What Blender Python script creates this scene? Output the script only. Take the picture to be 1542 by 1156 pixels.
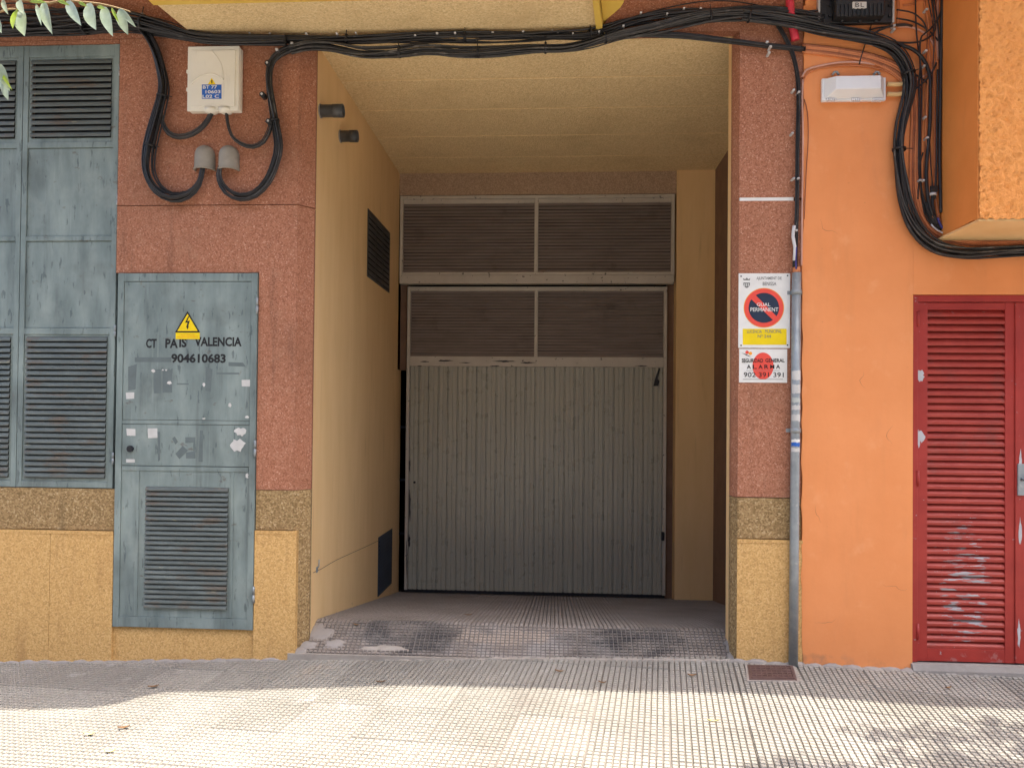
import bpy, bmesh, math, random
from mathutils import Vector, Matrix
random.seed(7)
R_ = math.radians
for o in list(bpy.data.objects): bpy.data.objects.remove(o)
scene = bpy.context.scene
COL = scene.collection

# ------------------------------------------------------------------ camera
F_PX, W_PX, H_PX = 1140.0, 1542.0, 1156.0
CAM = Vector((0.0, -5.0, 1.54))
YAW, PITCH, ROLL, SHY = R_(3.3), R_(0.8), R_(0.55), 0.0234
ROT = Matrix.Rotation(YAW, 3, 'Z') @ Matrix.Rotation(R_(90) + PITCH, 3, 'X') @ Matrix.Rotation(ROLL, 3, 'Z')
cd = bpy.data.cameras.new('camera')
cd.sensor_fit = 'HORIZONTAL'; cd.sensor_width = 36.0
cd.lens = 36.0 * F_PX / W_PX
cd.shift_y = SHY
cd.clip_start = 0.05; cd.clip_end = 2000
co = bpy.data.objects.new('camera', cd); COL.objects.link(co)
co.matrix_world = Matrix.Translation(CAM) @ ROT.to_4x4()
scene.camera = co

# ------------------------------------------------------------------ sky, sun, exposure
SUN_EL, SUN_TRAVEL = R_(70), Vector((-0.336, 0.145))      # ground direction the light travels in
az = math.atan2(-SUN_TRAVEL.x, -SUN_TRAVEL.y)             # towards the sun, clockwise from +Y
w = bpy.data.worlds.new('World'); scene.world = w; w.use_nodes = True
wn = w.node_tree
bg = wn.nodes['Background']
sky = wn.nodes.new('ShaderNodeTexSky'); sky.sky_type = 'NISHITA'; sky.sun_disc = False
sky.sun_elevation = SUN_EL; sky.sun_rotation = az
sky.altitude = 0; sky.air_density = 0.9; sky.dust_density = 4.0; sky.ozone_density = 0.25
wn.links.new(sky.outputs[0], bg.inputs[0]); bg.inputs[1].default_value = 0.15
sl = bpy.data.lights.new('sun', 'SUN'); sl.energy = 2.0; sl.angle = R_(0.5); sl.color = (1.0, 0.93, 0.82)
so = bpy.data.objects.new('sun', sl); COL.objects.link(so)
d = Vector((SUN_TRAVEL.x, SUN_TRAVEL.y, 0)).normalized() * math.cos(SUN_EL) + Vector((0, 0, -math.sin(SUN_EL)))
so.rotation_euler = d.to_track_quat('-Z', 'Y').to_euler(); so.location = (4, -4, 9)
vs = scene.view_settings
vs.view_transform = 'Standard'; vs.look = 'None'; vs.gamma = 1; vs.exposure = 2.2; vs.use_curve_mapping = False

# ------------------------------------------------------------------ pixel -> place helpers
def ray(px, py):
    v = Vector(((px - W_PX/2)/F_PX, ((H_PX/2 - py) + SHY*W_PX)/F_PX, -1.0))
    return ROT @ v
def at(px, py, Y=0.0):
    r = ray(px, py); t = (Y - CAM.y)/r.y
    return CAM + r*t
def atX(px, py, X):
    r = ray(px, py); t = (X - CAM.x)/r.x
    return CAM + r*t
FOOT = [(at(px, py, 0).x, at(px, py, 0).z) for px, py in ((-500,999), (0,996), (200,995), (445,992), (780,990), (1110,993), (1207,999), (1372,1007), (1542,1016), (1900,1036))]
def foot_z(x):
    if x <= FOOT[0][0]: return FOOT[0][1]
    for (xa, za), (xb, zb) in zip(FOOT[:-1], FOOT[1:]):
        if x <= xb: return za + (zb-za)*(x-xa)/(xb-xa)
    return FOOT[-1][1]
def ground_z(x, y):
    return 0.03*min(y, 0) + foot_z(x)
def atG(px, py):
    r = ray(px, py); t = (0 - CAM.z)/r.z
    for _ in range(12):
        p = CAM + r*t
        t = (ground_z(p.x, p.y) - CAM.z)/r.z
    return CAM + r*t
def X(px, py, Y=0.0): return at(px, py, Y).x
def Z(px, py, Y=0.0): return at(px, py, Y).z
def rect(x0, y0, x1, y1, Y=0.0):
    """pixel rectangle -> X0, X1, Z0, Z1 on the plane Y"""
    ym, xm = (y0+y1)/2, (x0+x1)/2
    return X(x0, ym, Y), X(x1, ym, Y), Z(xm, y1, Y), Z(xm, y0, Y)

# ------------------------------------------------------------------ materials
MATS = {}
def pm(name, ramp, scale=6.0, stretch=(1,1,1), kind='noise', detail=6.0, rough=0.8, metal=0.0, spec=0.4,
       bumps=(), layers=(), rrange=None, coat=0.0, trans=0.0, objrand=0.0):
    m = bpy.data.materials.new(name); m.use_nodes = True; nt = m.node_tree
    ns, lk = nt.nodes, nt.links
    b = ns['Principled BSDF']
    geo = ns.new('ShaderNodeNewGeometry')
    def coord(st, off=0.0):
        mp = ns.new('ShaderNodeMapping'); mp.inputs['Scale'].default_value = st
        mp.inputs['Location'].default_value = (off, off*0.7, off*1.3)
        lk.new(geo.outputs['Position'], mp.inputs['Vector']); return mp.outputs[0]
    def noise(sc, st=(1,1,1), off=0.0, det=6.0, rgh=0.6):
        t = ns.new('ShaderNodeTexNoise'); t.inputs['Scale'].default_value = sc; t.inputs['Detail'].default_value = det
        t.inputs['Roughness'].default_value = rgh
        lk.new(coord(st, off), t.inputs['Vector']); return t.outputs['Fac']
    def voro(sc, st=(1,1,1), off=0.0):
        t = ns.new('ShaderNodeTexVoronoi'); t.inputs['Scale'].default_value = sc
        lk.new(coord(st, off), t.inputs['Vector'])
        s = ns.new('ShaderNodeSeparateColor'); lk.new(t.outputs['Color'], s.inputs[0]); return s.outputs[0]
    fac = voro(scale, stretch) if kind == 'voronoi' else noise(scale, stretch, 0, detail)
    cr = ns.new('ShaderNodeValToRGB'); el = cr.color_ramp.elements
    while len(el) < len(ramp): el.new(0.5)
    for e, (p, c) in zip(el, ramp): e.position = p; e.color = (*c, 1)
    lk.new(fac, cr.inputs[0]); colr = cr.outputs[0]
    for L in layers:
        k = L.get('kind', 'noise')
        f = voro(L['scale'], L.get('stretch', (1,1,1)), L.get('off', 3.1)) if k == 'voronoi' else \
            noise(L['scale'], L.get('stretch', (1,1,1)), L.get('off', 3.1), L.get('detail', 5.0))
        mr = ns.new('ShaderNodeMapRange'); mr.interpolation_type = 'SMOOTHSTEP'
        mr.inputs['From Min'].default_value = L['lo']; mr.inputs['From Max'].default_value = L['hi']
        mr.inputs['To Max'].default_value = L.get('op', 1.0)
        if 'zone' in L:                      # confine to an ellipsoid: shift the noise down outside it
            c, r = L['zone']
            s = ns.new('ShaderNodeVectorMath'); s.operation = 'SUBTRACT'; s.inputs[1].default_value = c
            lk.new(geo.outputs['Position'], s.inputs[0])
            dv = ns.new('ShaderNodeVectorMath'); dv.operation = 'DIVIDE'; dv.inputs[1].default_value = r
            lk.new(s.outputs[0], dv.inputs[0])
            ln = ns.new('ShaderNodeVectorMath'); ln.operation = 'LENGTH'; lk.new(dv.outputs[0], ln.inputs[0])
            zr = ns.new('ShaderNodeMapRange'); zr.inputs['From Min'].default_value = 0.3; zr.inputs['From Max'].default_value = 1.0
            zr.inputs['To Min'].default_value = 0.0; zr.inputs['To Max'].default_value = 0.6
            lk.new(ln.outputs['Value'], zr.inputs['Value'])
            sb = ns.new('ShaderNodeMath'); sb.operation = 'SUBTRACT'; lk.new(f, sb.inputs[0]); lk.new(zr.outputs[0], sb.inputs[1])
            f = sb.outputs[0]
        lk.new(f, mr.inputs['Value'])
        mx = ns.new('ShaderNodeMix'); mx.data_type = 'RGBA'; mx.blend_type = L.get('blend', 'MIX')
        lk.new(mr.outputs[0], mx.inputs['Factor']); lk.new(colr, mx.inputs['A']); mx.inputs['B'].default_value = (*L['col'], 1)
        colr = mx.outputs['Result']
    if objrand:                              # every tile its own tone
        oi = ns.new('ShaderNodeObjectInfo'); mr = ns.new('ShaderNodeMapRange'); lk.new(oi.outputs['Random'], mr.inputs['Value'])
        mr.inputs['To Min'].default_value = 1-objrand; mr.inputs['To Max'].default_value = 1+objrand*.35
        mx = ns.new('ShaderNodeMix'); mx.data_type = 'RGBA'; mx.blend_type = 'MULTIPLY'; mx.inputs['Factor'].default_value = 1
        lk.new(colr, mx.inputs['A']); lk.new(mr.outputs[0], mx.inputs['B']); colr = mx.outputs['Result']
    lk.new(colr, b.inputs['Base Color'])
    b.inputs['Metallic'].default_value = metal; b.inputs['Roughness'].default_value = rough
    b.inputs['Specular IOR Level'].default_value = spec; b.inputs['Coat Weight'].default_value = coat
    if rrange:
        mr = ns.new('ShaderNodeMapRange'); mr.inputs['To Min'].default_value = rrange[0]; mr.inputs['To Max'].default_value = rrange[1]
        mr.inputs['From Min'].default_value = 0.3; mr.inputs['From Max'].default_value = 0.7
        lk.new(noise(9.0, (1,1,1), 7.7), mr.inputs['Value']); lk.new(mr.outputs[0], b.inputs['Roughness'])
    prev = None
    for (sc, stg, dist, k) in bumps:
        bp = ns.new('ShaderNodeBump'); bp.inputs['Strength'].default_value = stg; bp.inputs['Distance'].default_value = dist
        if k == 'voronoi':
            t = ns.new('ShaderNodeTexVoronoi'); t.inputs['Scale'].default_value = sc; lk.new(coord((1,1,1), 1.7), t.inputs['Vector'])
            h = t.outputs['Distance']
        else: h = noise(sc, (1,1,1), 1.7, 4.0)
        lk.new(h, bp.inputs['Height'])
        if prev: lk.new(prev, bp.inputs['Normal'])
        prev = bp.outputs[0]
    if prev: lk.new(prev, b.inputs['Normal'])
    if trans:
        tr = ns.new('ShaderNodeBsdfTranslucent'); lk.new(colr, tr.inputs[0])
        ms = ns.new('ShaderNodeMixShader'); ms.inputs[0].default_value = trans
        lk.new(b.outputs[0], ms.inputs[1]); lk.new(tr.outputs[0], ms.inputs[2])
        lk.new(ms.outputs[0], ns['Material Output'].inputs[0])
    MATS[name] = m
    return m
def plain(name, c, rough=0.5, metal=0.0, v=0.12, **k):
    lo = tuple(x*(1-v) for x in c); hi = tuple(min(1, x*(1+v)) for x in c)
    return pm(name, [(0.3, lo), (0.7, hi)], scale=14, rough=rough, metal=metal, **k)

pm('red_aggregate', [(0.0, (.26,.10,.053)), (.5, (.38,.156,.087)), (.9, (.445,.20,.12)), (1.0, (.55,.30,.205))],
   scale=140, kind='voronoi', rough=.85, bumps=[(110,.35,.004,'voronoi')],
   layers=[dict(col=(.22,.10,.055), scale=1.3, lo=.42, hi=.75, op=.45), dict(col=(.10,.055,.035), scale=3.5, stretch=(3,3,.3), lo=.56, hi=.8, op=.45), dict(col=(.44,.24,.15), scale=9, lo=.55, hi=.75, op=.3), dict(col=(.13,.06,.035), scale=55, lo=.66, hi=.72, op=.5)])
pm('brown_aggregate', [(0.0, (.20,.125,.05)), (.3, (.28,.18,.078)), (.7, (.37,.245,.11)), (.92, (.43,.30,.145)), (1.0, (.52,.38,.21))],
   scale=100, kind='voronoi', rough=.9, bumps=[(85,.5,.006,'voronoi')],
   layers=[dict(col=(.10,.07,.035), scale=3.0, stretch=(3,3,.3), lo=.56, hi=.8, op=.55)])
pm('lintel_aggregate', [(0.0, (.30,.20,.13)), (.5, (.40,.28,.185)), (1.0, (.50,.36,.25))], scale=110, kind='voronoi', rough=.9, bumps=[(110,.4,.004,'voronoi')])
pm('plinth_stone', [(0.0, (.46,.265,.09)), (.3, (.575,.342,.12)), (.7, (.64,.39,.145)), (1.0, (.70,.455,.19))],
   scale=120, kind='voronoi', rough=.75, bumps=[(120,.2,.003,'voronoi')],
   layers=[dict(col=(.30,.15,.05), scale=2.2, stretch=(5,5,.5), lo=.55, hi=.8, op=.5),
           dict(col=(.2,.13,.06), scale=60, lo=.72, hi=.8, op=.7), dict(col=(.33,.28,.22), scale=2.5, lo=.5, hi=.7, op=.5, zone=((-2.0,0,0),(.6,.5,.25)))])
pm('soffit_aggregate', [(0.0, (.61,.445,.225)), (.3, (.72,.54,.285)), (.75, (.775,.59,.32)), (1.0, (.83,.66,.39))],
   scale=95, kind='voronoi', rough=.9, bumps=[(95,.45,.006,'voronoi')],
   layers=[dict(col=(.46,.32,.15), scale=1.6, lo=.45, hi=.8, op=.4)])
pm('yellow_paint', [(.3, (.66,.44,.075)), (.7, (.74,.52,.11))], scale=4, rough=.7, bumps=[(30,.15,.004,'noise')])
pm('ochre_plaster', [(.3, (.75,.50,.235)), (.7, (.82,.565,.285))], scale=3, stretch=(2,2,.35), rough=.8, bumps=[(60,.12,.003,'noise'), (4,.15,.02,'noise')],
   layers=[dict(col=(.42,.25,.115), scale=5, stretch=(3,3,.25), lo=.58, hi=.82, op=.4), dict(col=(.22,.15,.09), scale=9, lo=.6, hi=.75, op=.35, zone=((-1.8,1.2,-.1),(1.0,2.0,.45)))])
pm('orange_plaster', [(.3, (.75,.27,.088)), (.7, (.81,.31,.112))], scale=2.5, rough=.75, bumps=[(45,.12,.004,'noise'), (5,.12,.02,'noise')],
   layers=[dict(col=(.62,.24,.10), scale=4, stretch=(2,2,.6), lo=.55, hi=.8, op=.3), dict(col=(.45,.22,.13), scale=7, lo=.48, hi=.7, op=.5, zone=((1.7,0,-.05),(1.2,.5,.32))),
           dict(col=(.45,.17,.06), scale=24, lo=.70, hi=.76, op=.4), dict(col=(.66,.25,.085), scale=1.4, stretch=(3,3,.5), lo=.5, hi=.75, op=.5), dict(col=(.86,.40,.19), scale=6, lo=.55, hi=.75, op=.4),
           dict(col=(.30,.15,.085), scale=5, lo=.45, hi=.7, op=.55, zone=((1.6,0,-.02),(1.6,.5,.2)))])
pm('orange_side_shaded', [(.3, (.66,.235,.05)), (.7, (.74,.275,.068))], scale=2.5, rough=.75, bumps=[(45,.12,.004,'noise'), (5,.15,.02,'noise')],  # side darker than the stucco front: its lesser light put into the colour
   layers=[dict(col=(.42,.16,.05), scale=5, stretch=(2,2,.5), lo=.55, hi=.8, op=.3)])
pm('orange_stucco', [(.3, (.80,.315,.08)), (.7, (.88,.375,.105))], scale=9, rough=.85, bumps=[(40,.8,.016,'noise'), (90,.5,.008,'noise')])
pm('cream_plaster', [(.3, (.68,.45,.2)), (.7, (.76,.53,.26))], scale=4, rough=.8)
TEAL = dict(rough=.5, spec=.45, rrange=(.38,.62), bumps=[(8,.1,.01,'noise')])
pm('teal_metal', [(.25, (.105,.138,.136)), (.5, (.19,.24,.23)), (.78, (.30,.36,.338))], scale=2.6, stretch=(2.2,2.2,.7),
   layers=[dict(col=(.055,.075,.08), scale=14, stretch=(2.4,2.4,.55), lo=.60, hi=.66, op=.6),
           dict(col=(.07,.085,.085), scale=2.2, stretch=(6,6,.5), lo=.54, hi=.76, op=.55, off=12.),
           dict(col=(.09,.105,.10), scale=1.7, lo=.52, hi=.72, op=.5, off=21.), dict(col=(.34,.39,.36), scale=2.6, lo=.56, hi=.72, op=.35, off=33.),
           dict(col=(.16,.10,.06), scale=18, stretch=(1,1,.5), lo=.66, hi=.74, op=.35, off=41.),
           dict(col=(.34,.40,.37), scale=3, stretch=(9,9,.35), lo=.57, hi=.75, op=.35),
           dict(col=(.095,.06,.04), scale=9, stretch=(1,1,2), lo=.66, hi=.74, op=.55),
           dict(col=(.45,.47,.36), scale=5, lo=.5, hi=.62, op=.7, zone=((-2.55,0,1.03),(.42,.5,.1)))], **TEAL)
pm('teal_slat', [(.25, (.075,.088,.08)), (.6, (.125,.145,.135)), (.8, (.19,.215,.195))], scale=4, stretch=(1,1,4),
   layers=[dict(col=(.13,.085,.05), scale=5, stretch=(1,1,3), lo=.52, hi=.68, op=.6), dict(col=(.30,.29,.2), scale=7, stretch=(1,1,4), lo=.63, hi=.7, op=.5)], **TEAL)
plain('void_black', (.012,.012,.013), rough=.95)
plain('dark_metal', (.02,.022,.028), rough=.55)
pm('blue_black_metal', [(.3, (.012,.02,.036)), (.7, (.026,.04,.07))], scale=5, rough=.5)
pm('cream_door', [(.25, (.36,.35,.29)), (.75, (.42,.41,.34))], scale=1.2, stretch=(1,1,.6), rough=.35, rrange=(.22,.42),
   layers=[dict(col=(.25,.235,.19), scale=1.5, stretch=(1,1,.6), lo=.55, hi=.8, op=.3)])
pm('frame_cream', [(.3, (.44,.40,.34)), (.7, (.54,.50,.43))], scale=5, rough=.5,
   layers=[dict(col=(.05,.04,.035), scale=22, lo=.64, hi=.68, op=.85)])
pm('louvre_brown', [(.3, (.25,.205,.185)), (.7, (.34,.285,.26))], scale=3, stretch=(1,1,5), rough=.55,
   layers=[dict(col=(.06,.045,.04), scale=4, lo=.55, hi=.8, op=.5)])
pm('jamb_brown', [(.3, (.20,.115,.075)), (.7, (.26,.155,.10))], scale=5, rough=.8)
GREY = (.32,.32,.33)
DOORC = (2.23, 0.0, 0.55)
pm('red_paint', [(.3, (.29,.025,.019)), (.7, (.38,.038,.028))], scale=5, rough=.42, rrange=(.34,.55), bumps=[(14,.1,.006,'noise')],
   layers=[
           dict(col=GREY, scale=26, stretch=(1,1,1.6), lo=.70, hi=.72, op=.9),
           dict(col=(.42,.2,.18), scale=20, lo=.52, hi=.62, op=.5, zone=(tuple(at(1455, 990, 0)),(.7,.5,.14)))])
pm('red_slat', [(.3, (.31,.033,.024)), (.7, (.40,.052,.036))], scale=5, rough=.45, rrange=(.36,.55),
   layers=[dict(col=(.09,.06,.05), scale=4, lo=.5, hi=.75, op=.5), dict(col=GREY, scale=13, stretch=(.6,1,5), lo=.535, hi=.57, op=.9, zone=(tuple(at(1452, 880, 0)),(.42,.6,1.1))),
           dict(col=GREY, scale=30, lo=.71, hi=.73, op=.9)])
plain('primer_grey', (.46,.47,.49), rough=.6)
pm('black_cable', [(.3, (.011,.011,.013)), (.7, (.022,.022,.024))], scale=12, rough=.42, rrange=(.3,.55), spec=.5,
   layers=[dict(col=(.20,.19,.175), scale=10, stretch=(1.2,1.2,1.2), lo=.58, hi=.76, op=.3)])
pm('grey_cable', [(.3, (.028,.027,.027)), (.7, (.06,.057,.054))], scale=12, rough=.55,
   layers=[dict(col=(.28,.265,.24), scale=9, lo=.52, hi=.72, op=.5)])
pm('orange_cable', [(.3, (.50,.17,.065)), (.7, (.62,.23,.095))], scale=9, rough=.6, layers=[dict(col=(.2,.08,.05), scale=14, lo=.6, hi=.72, op=.6)])
pm('dark_orange_cable', [(.3, (.22,.075,.035)), (.7, (.38,.13,.055))], scale=9, rough=.6)
pm('salmon_cable', [(.3, (.58,.31,.235)), (.7, (.68,.4,.31))], scale=9, rough=.6)
plain('clip_grey', (.5,.5,.5), rough=.5)
plain('tie_black', (.012,.012,.014), rough=.5)
plain('blue_cable', (.045,.04,.2), rough=.5)
plain('white_cable', (.6,.6,.6), rough=.5)
pm('box_cream', [(.3, (.75,.72,.62)), (.7, (.80,.77,.67))], scale=5, rough=.45, layers=[dict(col=(.4,.36,.28), scale=5, stretch=(3,3,.5), lo=.6, hi=.8, op=.35)])
pm('box_white', [(.3, (.72,.745,.775)), (.7, (.78,.80,.825))], scale=5, rough=.45, layers=[dict(col=(.45,.42,.37), scale=9, lo=.56, hi=.76, op=.5)])
pm('hood_grey', [(.3, (.225,.205,.17)), (.7, (.33,.30,.255))], scale=7, rough=.65, layers=[dict(col=(.12,.1,.085), scale=6, lo=.55, hi=.75, op=.5)])
pm('galvanised', [(.3, (.24,.27,.28)), (.7, (.36,.39,.40))], scale=12, rough=.45, metal=.35, rrange=(.35,.6),
   layers=[dict(col=(.5,.5,.49), scale=16, lo=.62, hi=.7, op=.55), dict(col=(.15,.15,.14), scale=5, lo=.58, hi=.8, op=.35)])
pm('black_pipe', [(.3, (.03,.032,.034)), (.7, (.085,.085,.085))], scale=7, rough=.45)
plain('red_tube', (.55,.035,.06), rough=.45)
plain('black_case', (.02,.021,.023), rough=.45)
plain('sign_white', (.74,.735,.70), rough=.4, v=.05)
plain('sign_yellow', (.80,.60,.008), rough=.4, v=.05)
plain('sign_red', (.78,.085,.06), rough=.4, v=.06)
plain('sign_orange', (.82,.35,.04), rough=.4, v=.06)
plain('sign_navy', (.022,.035,.065), rough=.4)
plain('sign_blue', (.02,.12,.48), rough=.4)
plain('print_black', (.012,.012,.013), rough=.55)
plain('print_grey', (.19,.19,.18), rough=.6)
plain('warning_yellow', (.85,.62,.005), rough=.45, v=.04)
plain('sticker_white', (.56,.555,.53), rough=.6)
plain('residue_grey', (.125,.155,.155), rough=.7)
plain('residue_light', (.42,.45,.42), rough=.7)
pm('tile_cement', [(.25, (.26,.238,.203)), (.55, (.325,.305,.264)), (.8, (.375,.354,.31))], objrand=.14, scale=1.7, rough=.85, detail=8, bumps=[(160,.25,.002,'noise')],
   layers=[dict(col=(.20,.17,.15), scale=1.1, lo=.53, hi=.75, op=.4, off=9.), dict(col=(.44,.335,.23), scale=2.0, lo=.60, hi=.75, op=.4, off=5.),
           dict(col=(.14,.12,.11), scale=38, lo=.70, hi=.76, op=.6), dict(col=(.12,.105,.095), scale=11, lo=.70, hi=.73, op=.55, off=15.), dict(col=(.52,.495,.46), scale=7, lo=.6, hi=.72, op=.4)])
pm('tile_groove_shaded', [(.3, (.105,.092,.078)), (.7, (.20,.18,.152))], scale=3, rough=.95)  # grooves darkened in the colour for shade the high sun barely casts
pm('passage_groove', [(.3, (.15,.133,.12)), (.7, (.24,.22,.20))], scale=4, rough=.95)
pm('tile_joint', [(.3, (.15,.13,.115)), (.7, (.22,.195,.17))], scale=10, rough=.95)
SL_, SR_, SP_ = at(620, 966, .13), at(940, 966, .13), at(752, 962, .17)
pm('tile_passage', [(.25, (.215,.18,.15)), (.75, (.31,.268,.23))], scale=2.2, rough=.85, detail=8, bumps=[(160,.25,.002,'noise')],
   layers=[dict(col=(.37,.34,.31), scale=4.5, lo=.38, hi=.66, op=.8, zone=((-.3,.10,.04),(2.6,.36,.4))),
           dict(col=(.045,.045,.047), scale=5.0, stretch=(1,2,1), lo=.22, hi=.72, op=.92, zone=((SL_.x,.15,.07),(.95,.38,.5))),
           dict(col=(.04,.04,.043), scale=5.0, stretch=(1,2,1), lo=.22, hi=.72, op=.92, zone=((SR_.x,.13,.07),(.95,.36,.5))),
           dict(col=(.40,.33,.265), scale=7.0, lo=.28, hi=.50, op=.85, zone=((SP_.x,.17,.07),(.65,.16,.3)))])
pm('concrete', [(.25, (.25,.225,.20)), (.75, (.36,.33,.30))], scale=5, rough=.9, bumps=[(40,.5,.006,'noise')],
   layers=[dict(col=(.2,.17,.14), scale=6, lo=.56, hi=.75, op=.6)])
pm('cement_patch', [(.25, (.30,.26,.22)), (.75, (.40,.36,.31))], scale=12, rough=.9, bumps=[(40,.5,.006,'noise')])
pm('asphalt', [(.25, (.04,.04,.042)), (.75, (.065,.065,.066))], scale=30, rough=.9, bumps=[(140,.5,.004,'voronoi')])
pm('hatch_brown', [(.3, (.085,.048,.042)), (.7, (.135,.082,.074))], scale=20, rough=.6)
pm('leaf_green', [(.3, (.26,.33,.22)), (.7, (.38,.45,.33))], scale=40, rough=.3, spec=.6, trans=.35, layers=[dict(col=(.42,.5,.34), scale=15, lo=.55, hi=.7, op=.6)])
pm('leaf_lime', [(.3, (.25,.36,.03)), (.7, (.36,.46,.06))], scale=30, rough=.4, trans=.4)
pm('leaf_crown', [(.3, (.05,.09,.02)), (.7, (.09,.14,.04))], scale=20, rough=.45, trans=.3)
pm('bark', [(.3, (.10,.075,.05)), (.7, (.2,.16,.12))], scale=9, stretch=(3,3,.6), rough=.9, bumps=[(25,.6,.02,'noise')])
pm('twig', [(.3, (.22,.15,.07)), (.7, (.34,.24,.12))], scale=20, rough=.8)
plain('dry_leaf', (.20,.11,.05), rough=.8, v=.3)
plain('pale_leaf', (.62,.56,.24), rough=.7, v=.2)

# ------------------------------------------------------------------ mesh helpers
ORG = {}
class MB:
    def __init__(s): s.v = []; s.f = []; s.sm = []
    def face(s, idx, smooth=False): s.f.append(tuple(idx)); s.sm.append(smooth)
    def box(s, x0, x1, y0, y1, z0, z1, bev=0.0):
        if bev > 0:
            bm = bmesh.new(); bmesh.ops.create_cube(bm, size=1)
            for v in bm.verts:
                v.co = Vector((x0 if v.co.x < 0 else x1, y0 if v.co.y < 0 else y1, z0 if v.co.z < 0 else z1))
            bmesh.ops.bevel(bm, geom=list(bm.edges), offset=bev, segments=2, affect='EDGES', profile=.5)
            s.from_bm(bm); return s
        n = len(s.v)
        s.v += [(x0,y0,z0),(x1,y0,z0),(x1,y1,z0),(x0,y1,z0),(x0,y0,z1),(x1,y0,z1),(x1,y1,z1),(x0,y1,z1)]
        for q in ((0,3,2,1),(4,5,6,7),(0,1,5,4),(1,2,6,5),(2,3,7,6),(3,0,4,7)): s.face([n+i for i in q])
        return s
    def from_bm(s, bm):
        n = len(s.v); bm.verts.index_update()
        s.v += [tuple(v.co) for v in bm.verts]
        for f in bm.faces: s.face([n+v.index for v in f.verts])
        bm.free()
    def prism_y(s, pts, y0, y1):
        """outline in X,Z (counter-clockwise seen from -Y), extruded from y0 (front) to y1"""
        n = len(s.v); k = len(pts)
        s.v += [(p[0], y0, p[1]) for p in pts] + [(p[0], y1, p[1]) for p in pts]
        s.face(range(n, n+k)); s.face([n+k+i for i in reversed(range(k))])
        for i in range(k): j = (i+1) % k; s.face((n+i, n+k+i, n+k+j, n+j))
        return s
    def prism_z(s, pts, z0, z1):
        n = len(s.v); k = len(pts)
        s.v += [(p[0], p[1], z0) for p in pts] + [(p[0], p[1], z1) for p in pts]
        s.face([n+i for i in reversed(range(k))]); s.face([n+k+i for i in range(k)])
        for i in range(k): j = (i+1) % k; s.face((n+i, n+j, n+k+j, n+k+i))
        return s
    def prism_x(s, pts, x0, x1):
        n = len(s.v); k = len(pts)
        s.v += [(x0, p[0], p[1]) for p in pts] + [(x1, p[0], p[1]) for p in pts]
        s.face(range(n, n+k)); s.face([n+k+i for i in reversed(range(k))])
        for i in range(k): j = (i+1) % k; s.face((n+i, n+k+i, n+k+j, n+j))
        return s
    def tube(s, pts, r, sides=8, closed_ends=True):
        pts = [Vector(p) for p in pts]; n0 = len(s.v); m = len(pts)
        up = Vector((0.13, -1, 0.07)).normalized()
        for i, p in enumerate(pts):
            t = (pts[min(i+1, m-1)] - pts[max(i-1, 0)])
            t = t.normalized() if t.length > 1e-9 else Vector((0,0,1))
            a = up - t*up.dot(t)
            if a.length < 1e-3: a = Vector((1,0,0)) - t*t.x
            a.normalize(); b = t.cross(a)
            rr = r[i] if isinstance(r, (list, tuple)) else r
            for k in range(sides):
                an = 2*math.pi*k/sides
                s.v.append(tuple(p + a*(rr*math.cos(an)) + b*(rr*math.sin(an))))
        for i in range(m-1):
            for k in range(sides):
                k2 = (k+1) % sides
                s.face((n0+i*sides+k, n0+i*sides+k2, n0+(i+1)*sides+k2, n0+(i+1)*sides+k), True)
        if closed_ends:
            s.face([n0+k for k in reversed(range(sides))]); s.face([n0+(m-1)*sides+k for k in range(sides)])
        return s
    def mesh(s, name, mat, org):
        me = bpy.data.meshes.new(name)
        me.from_pydata([(v[0]-org[0], v[1]-org[1], v[2]-org[2]) for v in s.v], [], s.f)
        me.polygons.foreach_set('use_smooth', s.sm)
        me.materials.append(MATS[mat]); me.update()
        bm = bmesh.new(); bm.from_mesh(me); bmesh.ops.recalc_face_normals(bm, faces=list(bm.faces)); bm.to_mesh(me); bm.free()
        return me
    def build(s, name, mat, parent=None):
        xs, ys, zs = zip(*s.v)
        org = Vector(((min(xs)+max(xs))/2, (min(ys)+max(ys))/2, min(zs)))
        return put(name, s.mesh(name, mat, org), org, parent)
def put(name, mesh, wloc, parent=None, rot=None):
    o = bpy.data.objects.new(name, mesh); COL.objects.link(o)
    wloc = Vector(wloc); ORG[o.name] = wloc
    if parent is not None:
        o.parent = parent; o.location = wloc - ORG[parent.name]
    else: o.location = wloc
    if rot: o.rotation_euler = rot
    return o
def tag(o, label, cat, group=None):
    o['label'] = label; o['category'] = cat
    if group: o['group'] = group
    return o
def thing(name, loc, label, cat, group=None):
    o = bpy.data.objects.new(name, None); COL.objects.link(o); o.empty_display_size = .1
    o.location = loc; ORG[o.name] = Vector(loc)
    return tag(o, label, cat, group)
def structure(o): o['kind'] = 'structure'; return o
def box(name, mat, parent, x0, x1, y0, y1, z0, z1, bev=0.0):
    return MB().box(x0, x1, y0, y1, z0, z1, bev).build(name, mat, parent)
def pbox(name, mat, parent, x0, y0, x1, y1, yf, yb, bev=0.0, plane=None):
    """box whose front face covers the pixel rectangle on the plane Y=yf"""
    a, b, c, d_ = rect(x0, y0, x1, y1, yf if plane is None else plane)
    return box(name, mat, parent, a, b, yf, yb, c, d_, bev)
def ppoly(name, mat, parent, pts, yf, yb):
    q = [at(x, y, yf) for x, y in pts]
    return MB().prism_y([(p.x, p.z) for p in q], yf, yb).build(name, mat, parent)
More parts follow.
